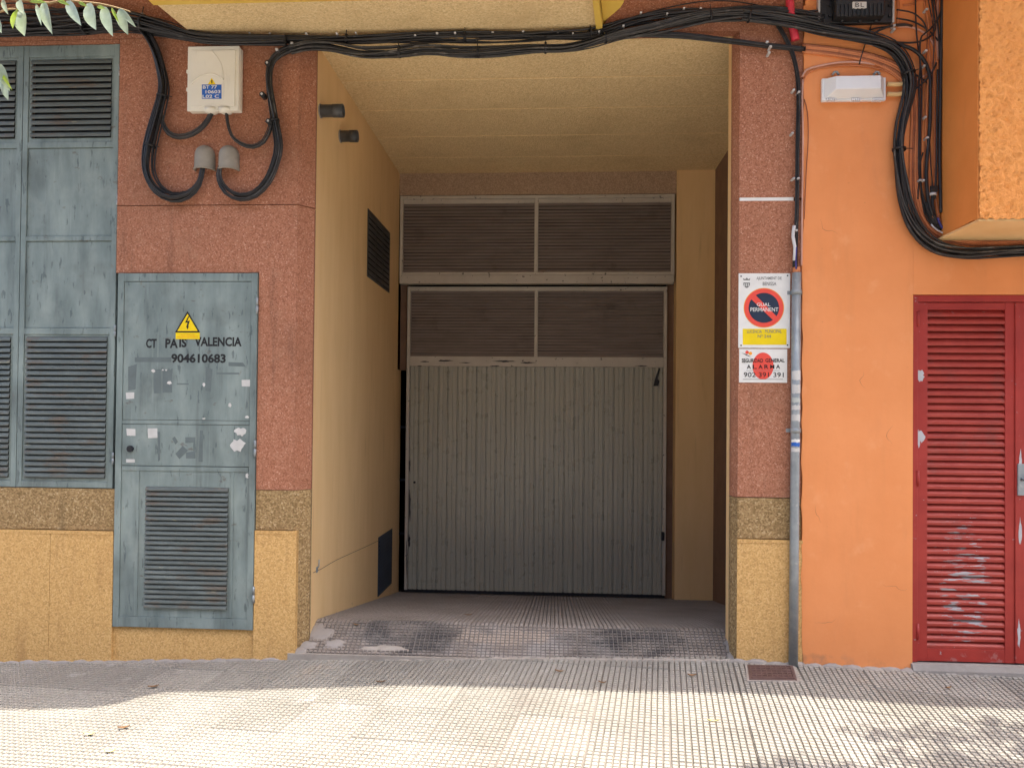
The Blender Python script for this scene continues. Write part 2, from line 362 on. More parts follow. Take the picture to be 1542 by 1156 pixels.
def ellipse(cx, cz, rx, rz, n=40, a0=0, a1=2*math.pi):
    return [(cx + rx*math.cos(a0+(a1-a0)*i/n), cz + rz*math.sin(a0+(a1-a0)*i/n)) for i in range(n if a1-a0 > 6.28 else n+1)]
def text(name, body, mat, parent, x0, x1, z0, z1, y, depth=.0008, sx=None, bold=0.0):
    """text fitted into X x0..x1, Z z0..z1 just in front of the plane y"""
    cu = bpy.data.curves.new('txt', 'FONT'); cu.body = body; cu.size = 1; cu.resolution_u = 3; cu.offset = bold
    ob = bpy.data.objects.new('txt', cu); COL.objects.link(ob)
    dg = bpy.context.evaluated_depsgraph_get()
    me = bpy.data.meshes.new_from_object(ob.evaluated_get(dg))
    bpy.data.objects.remove(ob); bpy.data.curves.remove(cu)
    vx = [v.co.x for v in me.vertices]; vy = [v.co.y for v in me.vertices]
    ax, bx_, ay, by = min(vx), max(vx), min(vy), max(vy)
    cx, cz = (x0+x1)/2, z0
    for v in me.vertices:
        u = (v.co.x-ax)/(bx_-ax); t = (v.co.y-ay)/(by-ay)
        v.co = Vector((x0+u*(x1-x0)-cx, 0, z0+t*(z1-z0)-cz))
    me.materials.append(MATS[mat]); me.update()
    return put(name, me, (cx, y-depth, cz), parent)
def spline(pts, step=0.03):
    P = [Vector(p) for p in pts]; out = []
    P = [P[0]*2-P[1]] + P + [P[-1]*2-P[-2]]
    for i in range(1, len(P)-2):
        a, b, c, e = P[i-1], P[i], P[i+1], P[i+2]
        n = max(2, int((c-b).length/step))
        for k in range(n):
            t = k/n
            out.append(.5*((2*b) + (c-a)*t + (2*a-5*b+4*c-e)*t*t + (3*b-a-3*c+e)*t**3))
    out.append(P[-2]); return out
def copy_tree(o, parent=None, delta=Vector((0,0,0))):
    c = o.copy(); COL.objects.link(c); c.parent = parent
    ORG[c.name] = ORG[o.name] + delta
    if parent is None or delta.length and parent is not None and o.parent is parent: c.location = o.location + delta
    for ch in list(o.children): copy_tree(ch, c)
    return c

# ================================================================== GROUND
GA = R_(-8.0)                                              # the paving runs a few degrees off the facade
base = MB()
nx, ny = 60, 14
xs = [-9 + 18*i/nx for i in range(nx+1)]; ys = [-2.95 + 3.25*j/ny for j in range(ny+1)]
for yy in ys:
    for xx in xs: base.v.append((xx, yy, ground_z(xx, yy) - .012))
for j in range(ny):
    for i in range(nx):
        a = j*(nx+1)+i; base.face((a, a+1, a+nx+2, a+nx+1), True)
pave = structure(base.build('pavement', 'tile_joint'))
# one cement tile with 12 x 12 raised studs, shared by every tile
def tile_mesh(mat, S=.40, N=12, hb=.012, seed=0, groove='tile_groove_shaded'):
    rnd = random.Random(seed); m = MB(); g = .0013
    m.box(-S/2+g, S/2-g, -S/2+g, S/2-g, -.03, -hb)
    p = (S-2*g)/N
    for i in range(N):
        for j in range(N):
            cx = -S/2+g+p*(i+.5); cy = -S/2+g+p*(j+.5); a = p*.42; b = p*.335
            h = rnd.uniform(-.0012, .0008); n = len(m.v)
            m.v += [(cx-a,cy-a,-hb),(cx+a,cy-a,-hb),(cx+a,cy+a,-hb),(cx-a,cy+a,-hb),
                    (cx-b,cy-b,h),(cx+b,cy-b,h),(cx+b,cy+b,h),(cx-b,cy+b,h)]
            for q in ((4,5,6,7),(0,1,5,4),(1,2,6,5),(2,3,7,6),(3,0,4,7)): m.face([n+k for k in q])
    me = m.mesh('paving_tile', mat, (0,0,0)); me.materials.append(MATS[groove])
    for p_ in me.polygons:
        if p_.index < 6: p_.material_index = 1
    return me
TM = [tile_mesh('tile_cement', seed=k) for k in range(3)]
cg, sg = math.cos(GA), math.sin(GA)
hatch_c = atG(1162, 1013)
for i in range(-16, 15):
    for j in range(-9, 2):
        lx, ly = (i+.35)*.4012, (j+.28)*.4012
        wx, wy = lx*cg - ly*sg, lx*sg + ly*cg
        if wy > .16 or wy < -2.9 or wx < -5.2 or wx > 4.6: continue
        gx = (foot_z(wx+.2)-foot_z(wx-.2))/.4; gy = .03 if wy < 0 else 0.0
        rot = Matrix.Rotation(GA + random.gauss(0, .002), 4, 'Z')
        nrm = Vector((-gx + random.gauss(0, .0022), -gy + random.gauss(0, .0022), 1)).normalized()
        q = Vector((0,0,1)).rotation_difference(nrm).to_matrix().to_4x4() @ rot
        put('paving_tile', random.choice(TM), (wx, wy, ground_z(wx, wy) + random.uniform(-.0012, .0018)), pave, q.to_euler())
# kerb and road behind the viewer, out to the horizon
k = MB()
far = MB()
fx = [-60, -9, 0, 9, 60]
for x_ in fx: far.v += [(x_, -9.0, min(-.3, ground_z(x_, -9.0))), (x_, -2.95, ground_z(x_, -2.95)-.012)]
for i in range(4): far.face((2*i, 2*i+2, 2*i+3, 2*i+1))
structure(far.build('pavement', 'tile_cement'))  # unseen pale pavement, widened to bounce more sunlight up at the soffit
kerb = structure(k.prism_x([(-9.15, -.9), (-9.0, -.9), (-9.0, -.305), (-9.13, -.31), (-9.15, -.33)], -60, 60).build('kerb', 'concrete'))
road = MB(); road.v += [(-400,-400,-.72),(400,-400,-.72),(400,400,-.72),(-400,400,-.72)]; road.face((0,1,2,3))
structure(road.build('road', 'asphalt'))

# ================================================================== BUILDING WITH THE PASSAGE
XL = X(470, 520, 0.10)                        # left passage wall
YB = 2.90                                     # back of the passage
XR = X(1075, 560, YB)                         # right passage wall
ZC = Z(620, 50, 0)                            # soffit height
XLo, XRo = -8.0, 9.0
BL = thing('building', (-1.5, 0.2, -.3), 'apartment building clad in red speckled panels, with a deep ochre vehicle passage', 'building')
box('wall_core', 'jamb_brown', BL, XLo, XL-.04, .085, 3.2, -.3, ZC+.02)
box('wall_core', 'jamb_brown', BL, XR+.04, X(1215,500), .085, 3.2, -.3, ZC+.02)
box('upper_wall', 'red_aggregate', BL, XLo, X(1206,100), .083, 3.2, ZC+.04, 9.0)
xg1 = X(174.5, 400); xp0 = X(447, 400); zj = Z(310, 309); zdt = Z(282, 411.5)
zbr = Z(416, 737.5); zpl = Z(416, 798.5); zbr_l = Z(85, 735); zpl_l = Z(85, 798)
zlint = Z(1000, 49); G = .003
xd0, xd1 = X(175, 680), X(385.5, 680)
ztop = 5.6
# red panels, left of the passage
def panel(mat, pts, y0=0.0, y1=.08, name='wall_panel'):
    return MB().prism_y(pts, y0, y1).build(name, mat, BL)
zgt = Z(85, 67)
panel('red_aggregate', [(xg1+G, zj+G), (xp0, zj+G), (xp0, ZC-.004), (xg1+G, ZC-.004)])
panel('red_aggregate', [(-5.2, zgt+.004), (xg1-G, zgt+.004), (xg1-G, ZC-.004), (-5.2, ZC-.004)], .001)
panel('red_aggregate', [(xg1+G, zdt+.004), (xd1+.004, zdt+.004), (xd1+.004, zbr), (xp0, zbr), (xp0, zj-G), (xg1+G, zj-G)])
panel('red_aggregate', [(-8, ZC), (X(290,50), ZC), (X(290,50), ztop), (-8, ztop)])
panel('brown_aggregate', [(xd1+.004, zpl+.005), (xp0, zpl+.005), (xp0, zbr-G), (xd1+.004, zbr-G)], .002)
panel('plinth_stone', [(xd1+.004, -.3), (X(446,900), -.3), (X(446,900), zpl), (xd1+.004, zpl)], -.012, .08, 'plinth_slab')
panel('brown_aggregate', [(-5.2, zpl_l+.006), (xd0-.004, zpl_l+.006), (xd0-.004, zbr_l), (-5.2, zbr_l)], .004)
xj = X(76, 900)
panel('plinth_stone', [(xj+.0015, -.3), (xd0-.004, -.3), (xd0-.004, zpl_l), (xj+.0015, zpl_l)], -.012, .08, 'plinth_slab')
panel('plinth_stone', [(xj-1.1, -.3), (xj-.0015, -.3), (xj-.0015, zpl_l), (xj-1.1, zpl_l)], -.0125, .08, 'plinth_slab')
panel('plinth_stone', [(-5.2, -.3), (xj-1.103, -.3), (xj-1.103, zpl_l), (-5.2, zpl_l)], -.012, .08, 'plinth_slab')
zdb = Z(280, 946)
xs2 = X(276, 970)
panel('plinth_stone', [(xd0-.002, -.3), (xs2-.001, -.3), (xs2-.001, zdb), (xd0-.002, zdb)], .006, .08, 'plinth_slab')
panel('plinth_stone', [(xs2+.001, -.3), (xd1+.002, -.3), (xd1+.002, zdb), (xs2+.001, zdb)], .0065, .08, 'plinth_slab')
# slim projecting cap on the plinth slabs
panel('plinth_stone', [(-5.2, zpl_l-.022), (xd0-.005, zpl_l-.022), (xd0-.005, zpl_l+.001), (-5.2, zpl_l+.001)], -.016, -.0115, 'plinth_cap')
panel('plinth_stone', [(xd1+.005, zpl-.022), (X(445.5,800), zpl-.022), (X(445.5,800), zpl+.001), (xd1+.005, zpl+.001)], -.016, -.0115, 'plinth_cap')
# splayed corner pieces
def corner(mat, z0, z1, e=0.0):
    MB().prism_z([(xp0+.001, -e), (XL+.004, .10), (XL+.004, .13), (xp0-.03, .13), (xp0-.03, .084), (xp0+.001, .084)], z0, z1).build('corner_panel', mat, BL)
corner('red_aggregate', zj+G, ZC-.004); corner('red_aggregate', zbr, zj-G); corner('brown_aggregate', -.3, zbr-G, .002)
# passage: side walls, back wall, ceiling slabs
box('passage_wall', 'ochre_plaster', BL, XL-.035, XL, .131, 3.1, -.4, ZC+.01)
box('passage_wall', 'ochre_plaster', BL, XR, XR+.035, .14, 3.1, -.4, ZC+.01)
cuts = [0.0]
for py in (118, 163.5, 204, 236): 
    r = ray(800, py); t = (ZC - CAM.z)/r.z; cuts.append((CAM + r*t).y)
cuts.append(YB+.3)
cuts[-2] = min(cuts[-2], YB-.15)
for a, b in zip(cuts[:-1], cuts[1:]):
    MB().box(XL-.03, XR+.03, a+.006, b-.006, ZC, ZC+.04, .003).build('ceiling_slab', 'soffit_aggregate', BL)
box('ceiling_joint', 'cream_plaster', BL, XL-.03, XR+.03, .02, YB+.25, ZC+.003, ZC+.039)
# right pier
xq0, xq1 = X(1111.5, 560), X(1207, 560)
zj2, zbr2, zpl2 = Z(1150, 300), Z(1150, 749), Z(1150, 812)
panel('red_aggregate', [(xq0, zj2+.011), (xq1, zj2+.011), (xq1, zlint), (xq0, zlint)])
panel('red_aggregate', [(xq0, zbr2+G), (xq1, zbr2+G), (xq1, zj2-.011), (xq0, zj2-.011)])
panel('sign_white', [(xq0+.004, zj2-.0105), (X(1195,300), zj2-.0105), (X(1195,300), zj2+.0105), (xq0+.004, zj2+.0105)], -.001, .06, 'pale_joint')
panel('brown_aggregate', [(xq0, zpl2+.006), (xq1, zpl2+.006), (xq1, zbr2-G), (xq0, zbr2-G)], .002)
panel('plinth_stone', [(xq0-.002, -.35), (xq1+.01, -.35), (xq1+.01, zpl2), (xq0-.002, zpl2)], -.012, .08, 'plinth_slab')
panel('plinth_stone', [(xq0, zpl2-.02), (xq1+.008, zpl2-.02), (xq1+.008, zpl2+.001), (xq0, zpl2+.001)], -.016, -.0115, 'plinth_cap')
xq2 = xq0 - .012
def corner_r(mat, z0, z1, e=0.0):
    MB().prism_z([(xq0-.0005, -e), (xq0-.0005, .13), (xq2-.012, .13), (xq2-.012, .07)], z0, z1).build('corner_panel', mat, BL)
corner_r('red_aggregate', zbr2, zlint); corner_r('brown_aggregate', -.3, zbr2-G, .004)
box('pier_back', 'ochre_plaster', BL, xq2-.011, XR+.03, .1305, .22, -.3, ZC+.01)
# lintel above the passage, right of the bay
panel('red_aggregate', [(X(900,40), zlint+.002), (xq1, zlint+.002), (xq1, ztop), (X(900,40), ztop)], .001)
panel('soffit_aggregate', [(XL, ZC+.003), (X(900,40)-.002, ZC+.003), (X(900,40)-.002, zlint+.1), (XL, zlint+.1)], .03, .08, 'lintel_panel')
# bay above: rough soffit, painted rim, moulded end
def soffit_pt(px, py, z=None):
    r = ray(px, py); t = ((ZC if z is None else z) - CAM.z)/r.z; return CAM + r*t
yr = soffit_pt(560, 1, ZC-.022).y
pa, pb = soffit_pt(290, 50), soffit_pt(232, 2); pc, pdd = soffit_pt(899, 38), soffit_pt(890, 5)
sx = (pb.x-pa.x)/(pb.y-pa.y)
MB().prism_z([(pa.x, -.001), (pa.x+sx*yr, yr), (pdd.x, yr), (pc.x, -.001)], ZC-.001, ZC+.12).build('bay_soffit', 'soffit_aggregate', BL)
yfr = yr - .62
MB().prism_z([(pa.x+sx*yr, yr-.001), (pa.x+sx*yr*1.3, yfr), (pdd.x+.12, yfr), (pdd.x+.02, yr-.001)], ZC-.022, 8.5).build('bay_rim', 'yellow_paint', BL)
box('bay_wall', 'yellow_paint', BL, pa.x, pdd.x, yr-.0005, .08, ZC+.125, 8.5)
# strip rim along the right end plus a curved moulding
MB().prism_z([(pc.x+.001, .0), (pdd.x+.001, yr), (pdd.x+.035, yr), (pc.x+.045, .0)], ZC-.03, ZC+.3).build('bay_rim', 'yellow_paint', BL)
mp = [(pc.x+.046, .0)]
for kx, ky in ((905,39),(915,28),(925,20),(934,12),(939,4),(941,-4),(940,-14),(937,-30)):
    q = soffit_pt(kx, ky, ZC+.03); mp.append((q.x, q.y))
mp.append((pdd.x+.036, mp[-1][1]))
MB().prism_z(mp, ZC+.03, 8.5).build('bay_moulding', 'yellow_paint', BL)
# balcony slabs higher up (they throw the shade on the pavement)
ZB1 = 4.95
cotY, cotX = SUN_TRAVEL.y/SUN_TRAVEL.length/math.tan(SUN_EL), SUN_TRAVEL.x/SUN_TRAVEL.length/math.tan(SUN_EL)
def shade_to(px, py, z):           # point at height z whose shadow falls on the ground at this pixel
    g = atG(px, py); h = z - g.z
    return Vector((g.x - cotX*h, g.y - cotY*h, z))
def balcony(pxs, name='balcony'):
    q = [shade_to(x, y, ZB1) for x, y in pxs]
    pts = [(v.x, v.y) for v in q] + [(q[-1].x, .05), (q[0].x, .05)]
    MB().prism_z(pts, ZB1, ZB1+.22).build(name, 'cream_plaster', BL)
    MB().prism_z(pts, ZB1+.22, 6.1).build('balcony_parapet', 'yellow_paint', BL)
balcony([(-900,1075), (-300,1070), (60,1067), (135,1065), (185,1057), (200,1052)])
balcony([(201,1050), (245,1042), (330,1040), (450,1036), (600,1031.5), (800,1035), (950,1040), (1120,1043)])
# back wall of the passage
xb0, xb1, zb0, zb1 = rect(603, 300, 1016, 900, YB)
zlt = Z(800, 293, YB)
box('back_lintel', 'lintel_aggregate', BL, XL, X(1018,400,YB), YB, YB+.5, zlt, ZC)
box('back_pillar', 'ochre_plaster', BL, X(1017,560,YB), XR, YB-.03, YB+.5, -.4, ZC)
box('back_jamb', 'jamb_brown', BL, XL, X(598.5,400,YB), YB+.01, YB+.5, Z(600,556,YB), zlt)
box('back_jamb', 'jamb_brown', BL, X(1003.5,640,YB+.12), X(1017,560,YB), YB+.14, YB+.5, -.4, zlt)
box('back_jamb', 'jamb_brown', BL, X(598,400,YB), X(613,400,YB+.12), YB+.13, YB+.5, Z(600,556,YB), zlt)
box('back_closure', 'void_black', BL, XL-.03, XR+.03, 3.1, 3.2, -.4, ZC)

# passage floor: short ramp up, then falling to the garage door
ZDB = Z(800, 897, YB); CY, CZ = .27, .115; F0 = foot_z(-.3)
def floor_z(y):
    if y < CY: return F0 + (CZ-F0)*y/CY
    return CZ + (y-CY)/(YB-CY)*(ZDB-CZ)
pf = MB()
yy = [-.015, CY, YB+.7]
for y in yy: pf.v += [(XL-.03, y, floor_z(y)-.012), (XR+.03, y, floor_z(y)-.012)]
for i in range(2): pf.face((2*i, 2*i+1, 2*i+3, 2*i+2))
pfo = structure(pf.build('passage_floor', 'passage_groove'))
box('ramp_edge', 'cement_patch', pfo, xp0-.02, xq0, -.022, -.0005, F0-.12, F0-.004)
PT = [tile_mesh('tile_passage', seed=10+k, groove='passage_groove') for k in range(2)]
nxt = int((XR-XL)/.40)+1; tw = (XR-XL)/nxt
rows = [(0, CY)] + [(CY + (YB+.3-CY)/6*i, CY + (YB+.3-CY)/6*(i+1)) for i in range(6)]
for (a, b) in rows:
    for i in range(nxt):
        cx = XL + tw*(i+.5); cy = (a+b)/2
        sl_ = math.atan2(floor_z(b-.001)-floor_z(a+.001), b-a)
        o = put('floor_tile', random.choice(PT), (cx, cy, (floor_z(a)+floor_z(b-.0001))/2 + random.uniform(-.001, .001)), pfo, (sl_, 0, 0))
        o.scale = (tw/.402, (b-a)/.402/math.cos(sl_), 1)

# ================================================================== ORANGE NEIGHBOUR
xo0 = X(1206.5, 700); xr0, xr1 = X(1373, 720), X(1373, 720) + 1.30
zr1, zr0 = Z(1450, 444), Z(1450, 998)
NB = thing('building', (3.5, .2, -.3), 'neighbouring building with smooth orange plaster and a rough stucco bay', 'building')
WAV = []
def orange_wall():
    m = MB(); Yf = -.014
    # plaster sheet with an uneven left edge and the door opening cut out
    n = 46; edge = []
    for i in range(n+1):
        z = -.4 + (9.0+.4)*i/n
        edge.append((xo0 + random.uniform(-.006, .006), z))
    return edge
# plaster pieces: left strip, above the door, right of the door
zz = [-.35 + .09*i for i in range(52)]
lft = [(xo0 + random.uniform(-.006, .005) + (.01 if z < .1 else 0), z) for z in zz]
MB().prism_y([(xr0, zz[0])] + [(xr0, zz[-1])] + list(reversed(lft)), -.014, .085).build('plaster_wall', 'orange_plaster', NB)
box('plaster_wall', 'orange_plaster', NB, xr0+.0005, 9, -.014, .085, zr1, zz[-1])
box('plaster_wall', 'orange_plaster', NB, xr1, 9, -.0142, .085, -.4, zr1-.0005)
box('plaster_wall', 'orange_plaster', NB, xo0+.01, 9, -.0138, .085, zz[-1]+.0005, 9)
box('wall_core', 'jamb_brown', NB, xr0-.3, 9, .13, 3.2, -.4, 9)
rdc = random.Random(77)
for (px, py, ang_, n_) in ((1235,330,-1.2,9), (1300,560,-1.9,7), (1345,640,-1.4,8), (1228,760,-1.7,7), (1330,880,-1.0,9), (1260,930,-2.2,8)):
    pts = []; x_, y_ = px, py
    for k in range(n_):
        pts.append(at(x_, y_, -.0143)); ang_ += rdc.gauss(0, .45); x_ += 5*math.cos(ang_); y_ -= 5*math.sin(ang_)
    MB().tube(pts, [.0011*(1-abs(2*k/(n_-1)-1)*.8) for k in range(n_)], 4).build('crack', 'dark_orange_cable', NB)
# projecting bay, upper right
YBAY = -.52
xy1 = X(1475.5, 160, YBAY); zy0 = Z(1510, 332, YBAY); xw = X(1415, 160, -.014)
xm = (xy1 + xw)/2
# underside slightly chamfered: smooth side skin, rough front, pale underside
MB().prism_z([(xw, -.0145), (xy1, YBAY+.03), (xy1+.06, YBAY+.03), (xy1+.06, -.0145)], zy0+.02, 9).build('bay_side', 'orange_side_shaded', NB)
from mathutils import noise as mn
def noise_(u, v): return mn.noise(Vector((u, v, 3.3))) + .5*mn.noise(Vector((u*2.3, v*2.3, 7.1)))
st = MB(); nxs, nzs = 110, 170
for j in range(nzs+1):
    for i in range(nxs+1):
        u, v_ = i/nxs, j/nzs
        zz_ = zy0 + .012 + v_*1.9; xx_ = xy1 - .002 + u*1.2
        if i == 0: xx_ += random.uniform(-.004, .006)
        if j == 0: zz_ += random.uniform(-.008, .006)
        st.v.append((xx_, YBAY + random.gauss(0, .0035) - .006*noise_(xx_*34, zz_*34), zz_))
for j in range(nzs):
    for i in range(nxs):
        a = j*(nxs+1)+i; st.face((a, a+1, a+nxs+2, a+nxs+1), True)
st.build('bay_front', 'orange_stucco', NB)
box('bay_front', 'orange_stucco', NB, xy1+.002, xy1+4, YBAY+.018, YBAY+.06, zy0+.016, 9)
MB().prism_y([(xy1+.0, zy0+.0), (xy1+4, zy0+.0), (xy1+4, zy0+.012), (xy1+.0, zy0+.012)], YBAY+.01, -.0148).build('bay_underside', 'cream_plaster', NB)
q = [shade_to(x, y, ZB1) for x, y in ((1121,1044), (1250,1051), (1400,1062), (1542,1068), (1800,1076), (2300,1085))]
MB().prism_z([(v.x, v.y) for v in q] + [(q[-1].x, .0), (q[0].x, .0)], ZB1, ZB1+.9).build('balcony', 'orange_plaster', NB)
# threshold under the red door
t0 = ground_z(xr0, 0)
MB().prism_x([(-.05, -.3), (-.05, zr0-.04), (-.035, zr0-.004), (.2, zr0), (.2, -.3)], xr0-.01, xr1+.02).build('threshold', 'concrete', NB)

# ================================================================== HOUSE ACROSS THE STREET (unseen, added to block low sky light)
OB = thing('building', (0, -17, -.42), 'unseen apartment house added across the street to block low sky light', 'building')
box('wall', 'concrete', OB, -30, 30, -22, -17, -.42, 13)
box('roof', 'hatch_brown', OB, -30.3, 30.3, -22.3, -16.6, 13.001, 13.3)
for fl in range(4):
    for k in range(-9, 10):
        w_ = box('window', 'dark_metal', OB, k*3-.6, k*3+.6, -17.02, -16.95, 1.2+fl*3.1, 2.9+fl*3.1)
        box('sill', 'concrete', w_, k*3-.7, k*3+.7, -17.0, -16.85, 1.12+fl*3.1, 1.198+fl*3.1)

# ================================================================== LOUVRED GATE (left)
def slat_mesh(name, mat, w, prof):
    m = MB().prism_x(prof, -w/2, w/2); return m.mesh(name, mat, (0,0,0))
def louvre(parent, x0, x1, z0, z1, n, y, prof_fn, mat, name='slat', jit=0.0):
    p = (z1-z0)/n; me = slat_mesh(name, mat, x1-x0, prof_fn(p))
    for i in range(n):
        put(name, me, ((x0+x1)/2, y, z0+p*i), parent, (random.gauss(0, jit), random.gauss(0, jit*.12), 0))
def hood_prof(p):    # pressed louvre: rounded hood, open below
    return [(0, p*.98), (-.006, p*.93), (-.014, p*.72), (-.019, p*.34), (-.0185, p*.14), (-.016, p*.14), (-.0155, p*.34), (-.011, p*.66), (-.004, p*.84), (0, p*.90)]
def blade_prof(d, t):
    def f(p): return [(-d, p*.08), (-d, p*.08+t), (d, p*.92+t), (d, p*.92)]
    return f
GT = thing('louvred_gate', (X(96, 735), .02, zbr_l), 'tall teal metal double gate with louvres and blank panels, faded', 'gate')
gx0, gx1 = X(28.5, 400), X(174, 400)
gw = gx1 - gx0
def gate_leaf(x0, x1, hinge_right):
    zt, zb = zgt, zbr_l + .004
    zs = [Z(100, v) for v in (84, 213, 221.5, 355, 362, 493.5, 503, 725)]
    st_ = .036; fr = MB(); y0, y1 = .012, .05
    fr.box(x0, x0+st_, y0, y1, zb, zt, .002); fr.box(x1-st_, x1, y0, y1, zb, zt, .002)
    for a, b in ((zs[0], zt-.001), (zs[2], zs[1]), (zs[4], zs[3]), (zs[6], zs[5]), (zb+.001, zs[7])):
        fr.box(x0+st_, x1-st_, y0+.001, y1, a, b, .002)
    lf = fr.build('leaf', 'teal_metal', GT)
    i0, i1 = x0+st_+.002, x1-st_-.002
    box('panel', 'teal_metal', lf, i0, i1, .022, .05, zs[3]+.002, zs[2]-.002, .0015)
    box('panel', 'teal_metal', lf, i0, i1, .0225, .05, zs[5]+.002, zs[4]-.002, .0015)
    for za, zb_, n in ((zs[1], zs[0], 13), (zs[7], zs[6], 25)):
        # pressed sheet around the louvres
        ring = MB(); a0, a1 = i0+.018, i1-.018; c0, c1 = za+.03, zb_-.016
        if n == 25: c0, c1 = za+.022, zb_-.014
        ring.box(i0, a0, .020, .03, za+.001, zb_-.001); ring.box(a1, i1, .020, .03, za+.001, zb_-.001)
        ring.box(a0, a1, .0202, .03, za+.001, c0); ring.box(a0, a1, .0202, .03, c1, zb_-.001)
        ring.build('louvre_surround', 'teal_metal', lf)
        box('back_sheet', 'void_black', lf, a0, a1, .055, .06, c0, c1)
        louvre(lf, a0-.002, a1+.002, c0, c1, n, .024, hood_prof, 'teal_slat')
    hx = x1+.004 if hinge_right else x0-.004
    for py in (105, 300, 498, 690):
        hz = Z(172, py)
        MB().tube([(hx, .008, hz-.04), (hx, .008, hz-.001)], .008, 10).tube([(hx, .008, hz+.001), (hx, .008, hz+.04)], .0075, 10).build('hinge', 'galvanised', lf)
    return lf
gate_leaf(gx0, gx1-.004, True)
gate_leaf(gx0-gw+.004, gx0-.005, False)

# ================================================================== UTILITY DOOR
UD = thing('utility_door', ((xd0+xd1)/2, 0, zdb), 'weathered teal metal utility door with stencilled lettering and a louvred lower half', 'door')
x0, x1, z0, z1 = xd0+.001, xd1-.001, zdb+.004, zdt-.001
y0 = -.014
fr = MB(); sw = .042
fr.box(x0, x0+sw, y0, .06, z0, z1, .002); fr.box(x1-sw, x1, y0, .06, z0, z1, .002)
zz1 = [Z(282, v) for v in (424, 632.5, 639, 701.5, 709, 929)]
fr.box(x0+sw, x1-sw, y0+.001, .06, zz1[0], z1-.001, .002); fr.box(x0+sw, x1-sw, y0+.001, .06, z0+.001, zz1[5], .002)
fr.build('frame', 'teal_metal', UD)
i0, i1 = x0+sw+.002, x1-sw-.002
up = box('panel', 'teal_metal', UD, i0, i1, y0+.006, .05, zz1[1]+.001, zz1[0]-.0025, .0015)
box('rail', 'teal_metal', UD, i0, i1, y0+.0035, .05, zz1[2]+.001, zz1[1]-.0015, .0015)
mid = box('panel', 'teal_metal', UD, i0, i1, y0+.0065, .05, zz1[3]+.001, zz1[2]-.0015, .0015)
low = MB()
lx0, lx1, lz0, lz1 = rect(219, 733, 342, 917, y0)
low.box(i0, lx0, y0+.008, .04, zz1[5]+.002, zz1[3]-.003); low.box(lx1, i1, y0+.008, .04, zz1[5]+.002, zz1[3]-.003)
low.box(lx0, lx1, y0+.008, .04, zz1[5]+.002, lz0); low.box(lx0, lx1, y0+.008, .04, lz1, zz1[3]-.003)
lowo = low.build('louvre_panel', 'teal_metal', UD)
for px in (205.5, 348):
    a = X(px, 815, y0); box('stiffener', 'teal_metal', UD, a-.010, a+.010, y0+.002, y0+.0085, zz1[5]+.004, zz1[4]-.002, .0015)
box('stiffener', 'teal_metal', UD, i0+.003, i1-.003, y0+.0028, y0+.0086, zz1[4], zz1[3]-.004, .0012)
box('back_sheet', 'void_black', lowo, lx0, lx1, .044, .05, lz0, lz1)
louvre(lowo, lx0-.003, lx1+.003, lz0, lz1, 25, y0+.0095, hood_prof, 'teal_slat')
for px, py in ((387.5, 460), (384.5, 675), (382, 895)):
    c = at(px, py, y0)
    MB().tube([(c.x, y0-.004, c.z-.055), (c.x, y0-.004, c.z-.002)], .0085, 10).tube([(c.x, y0-.004, c.z+.002), (c.x, y0-.004, c.z+.055)], .008, 10).build('hinge', 'galvanised', UD)
c = at(196, 675.5, y0)
lkm = MB().prism_y(ellipse(c.x, c.z, .022, .022, 24), y0-.008, y0+.007); lko = lkm.build('lock', 'dark_metal', mid)
MB().prism_y(ellipse(c.x+.002, c.z+.002, .012, .012, 18), y0-.013, y0-.0085).build('keyhole_cover', 'black_case', lko)
YU = y0 + .006
def ptext(body, px0, py0, px1, py1, y, mat, parent, name='lettering', bold=0.0, depth=.0008):
    a, b, c_, d_ = rect(px0, py0, px1, py1, y); return text(name, body, mat, parent, a, b, c_, d_, y, depth, bold=bold)
for wd, a, b, dy in (('CT', 220, 236, 1), ('PA', 249, 268, 1), ('IS', 270, 281, 0), ('VALENCIA', 293, 364, -1.5)):
    ptext(wd, a, 509+dy, b, 523+dy, YU, 'print_black', up, bold=.036)
ptext('904610683', 258, 532.5, 340, 546.5, YU, 'print_black', up, bold=.036)
for i, (a, b, c_, d_) in enumerate(((190,591,202,600), (364,572,377,582), (191,645,204,656), (223,645,237,659), (190,691,203,696))):
    pr = up if b < 632 else mid
    pts = [(a+random.uniform(-.8,.8), b), (a, d_+random.uniform(-.8,.8)), (c_, d_), (c_+random.uniform(-1,1), b+random.uniform(-1,1))]
    ppoly('sticker', 'sticker_white', pr, [pts[0], pts[1], pts[2], pts[3]], YU-.0012+i*.00001, YU+.0003)
def blob(cx, cy, rx, ry, n=14, j=.35, seed=1):
    rd = random.Random(seed); return [(cx + rx*math.cos(2*math.pi*i/n)*(1-j*rd.random()), cy + ry*math.sin(2*math.pi*i/n)*(1-j*rd.random())) for i in reversed(range(n))]
for i, (cx, cy, rx, ry, m_, p_) in enumerate(((357,670,16,11,'sticker_white',mid), (362,650,11,8,'sticker_white',mid), (231,558,4,3,'sticker_white',up), (255,576,4.5,3.5,'sticker_white',up),
        (307,579,2.5,3.5,'sticker_white',up), (198,652,5,5,'sticker_white',mid), (346,610,3,4,'sticker_white',up), (245,557,2,1.5,'sticker_white',up), (250,557,2,1.5,'sticker_white',up), (307,630,3,1.5,'sticker_white',up), (372,628,4,2.5,'sticker_white',up),
        (372,716,3,5,'sticker_white',lowo), (378,585,2,5,'sticker_white',up))):
    pts = blob(cx, cy, rx, ry, 16, .5, i+3)
    ppoly('sticker_scrap', m_, p_, pts, YU-.0011-i*.00002 if p_ is not lowo else y0+.0065, YU+.002)
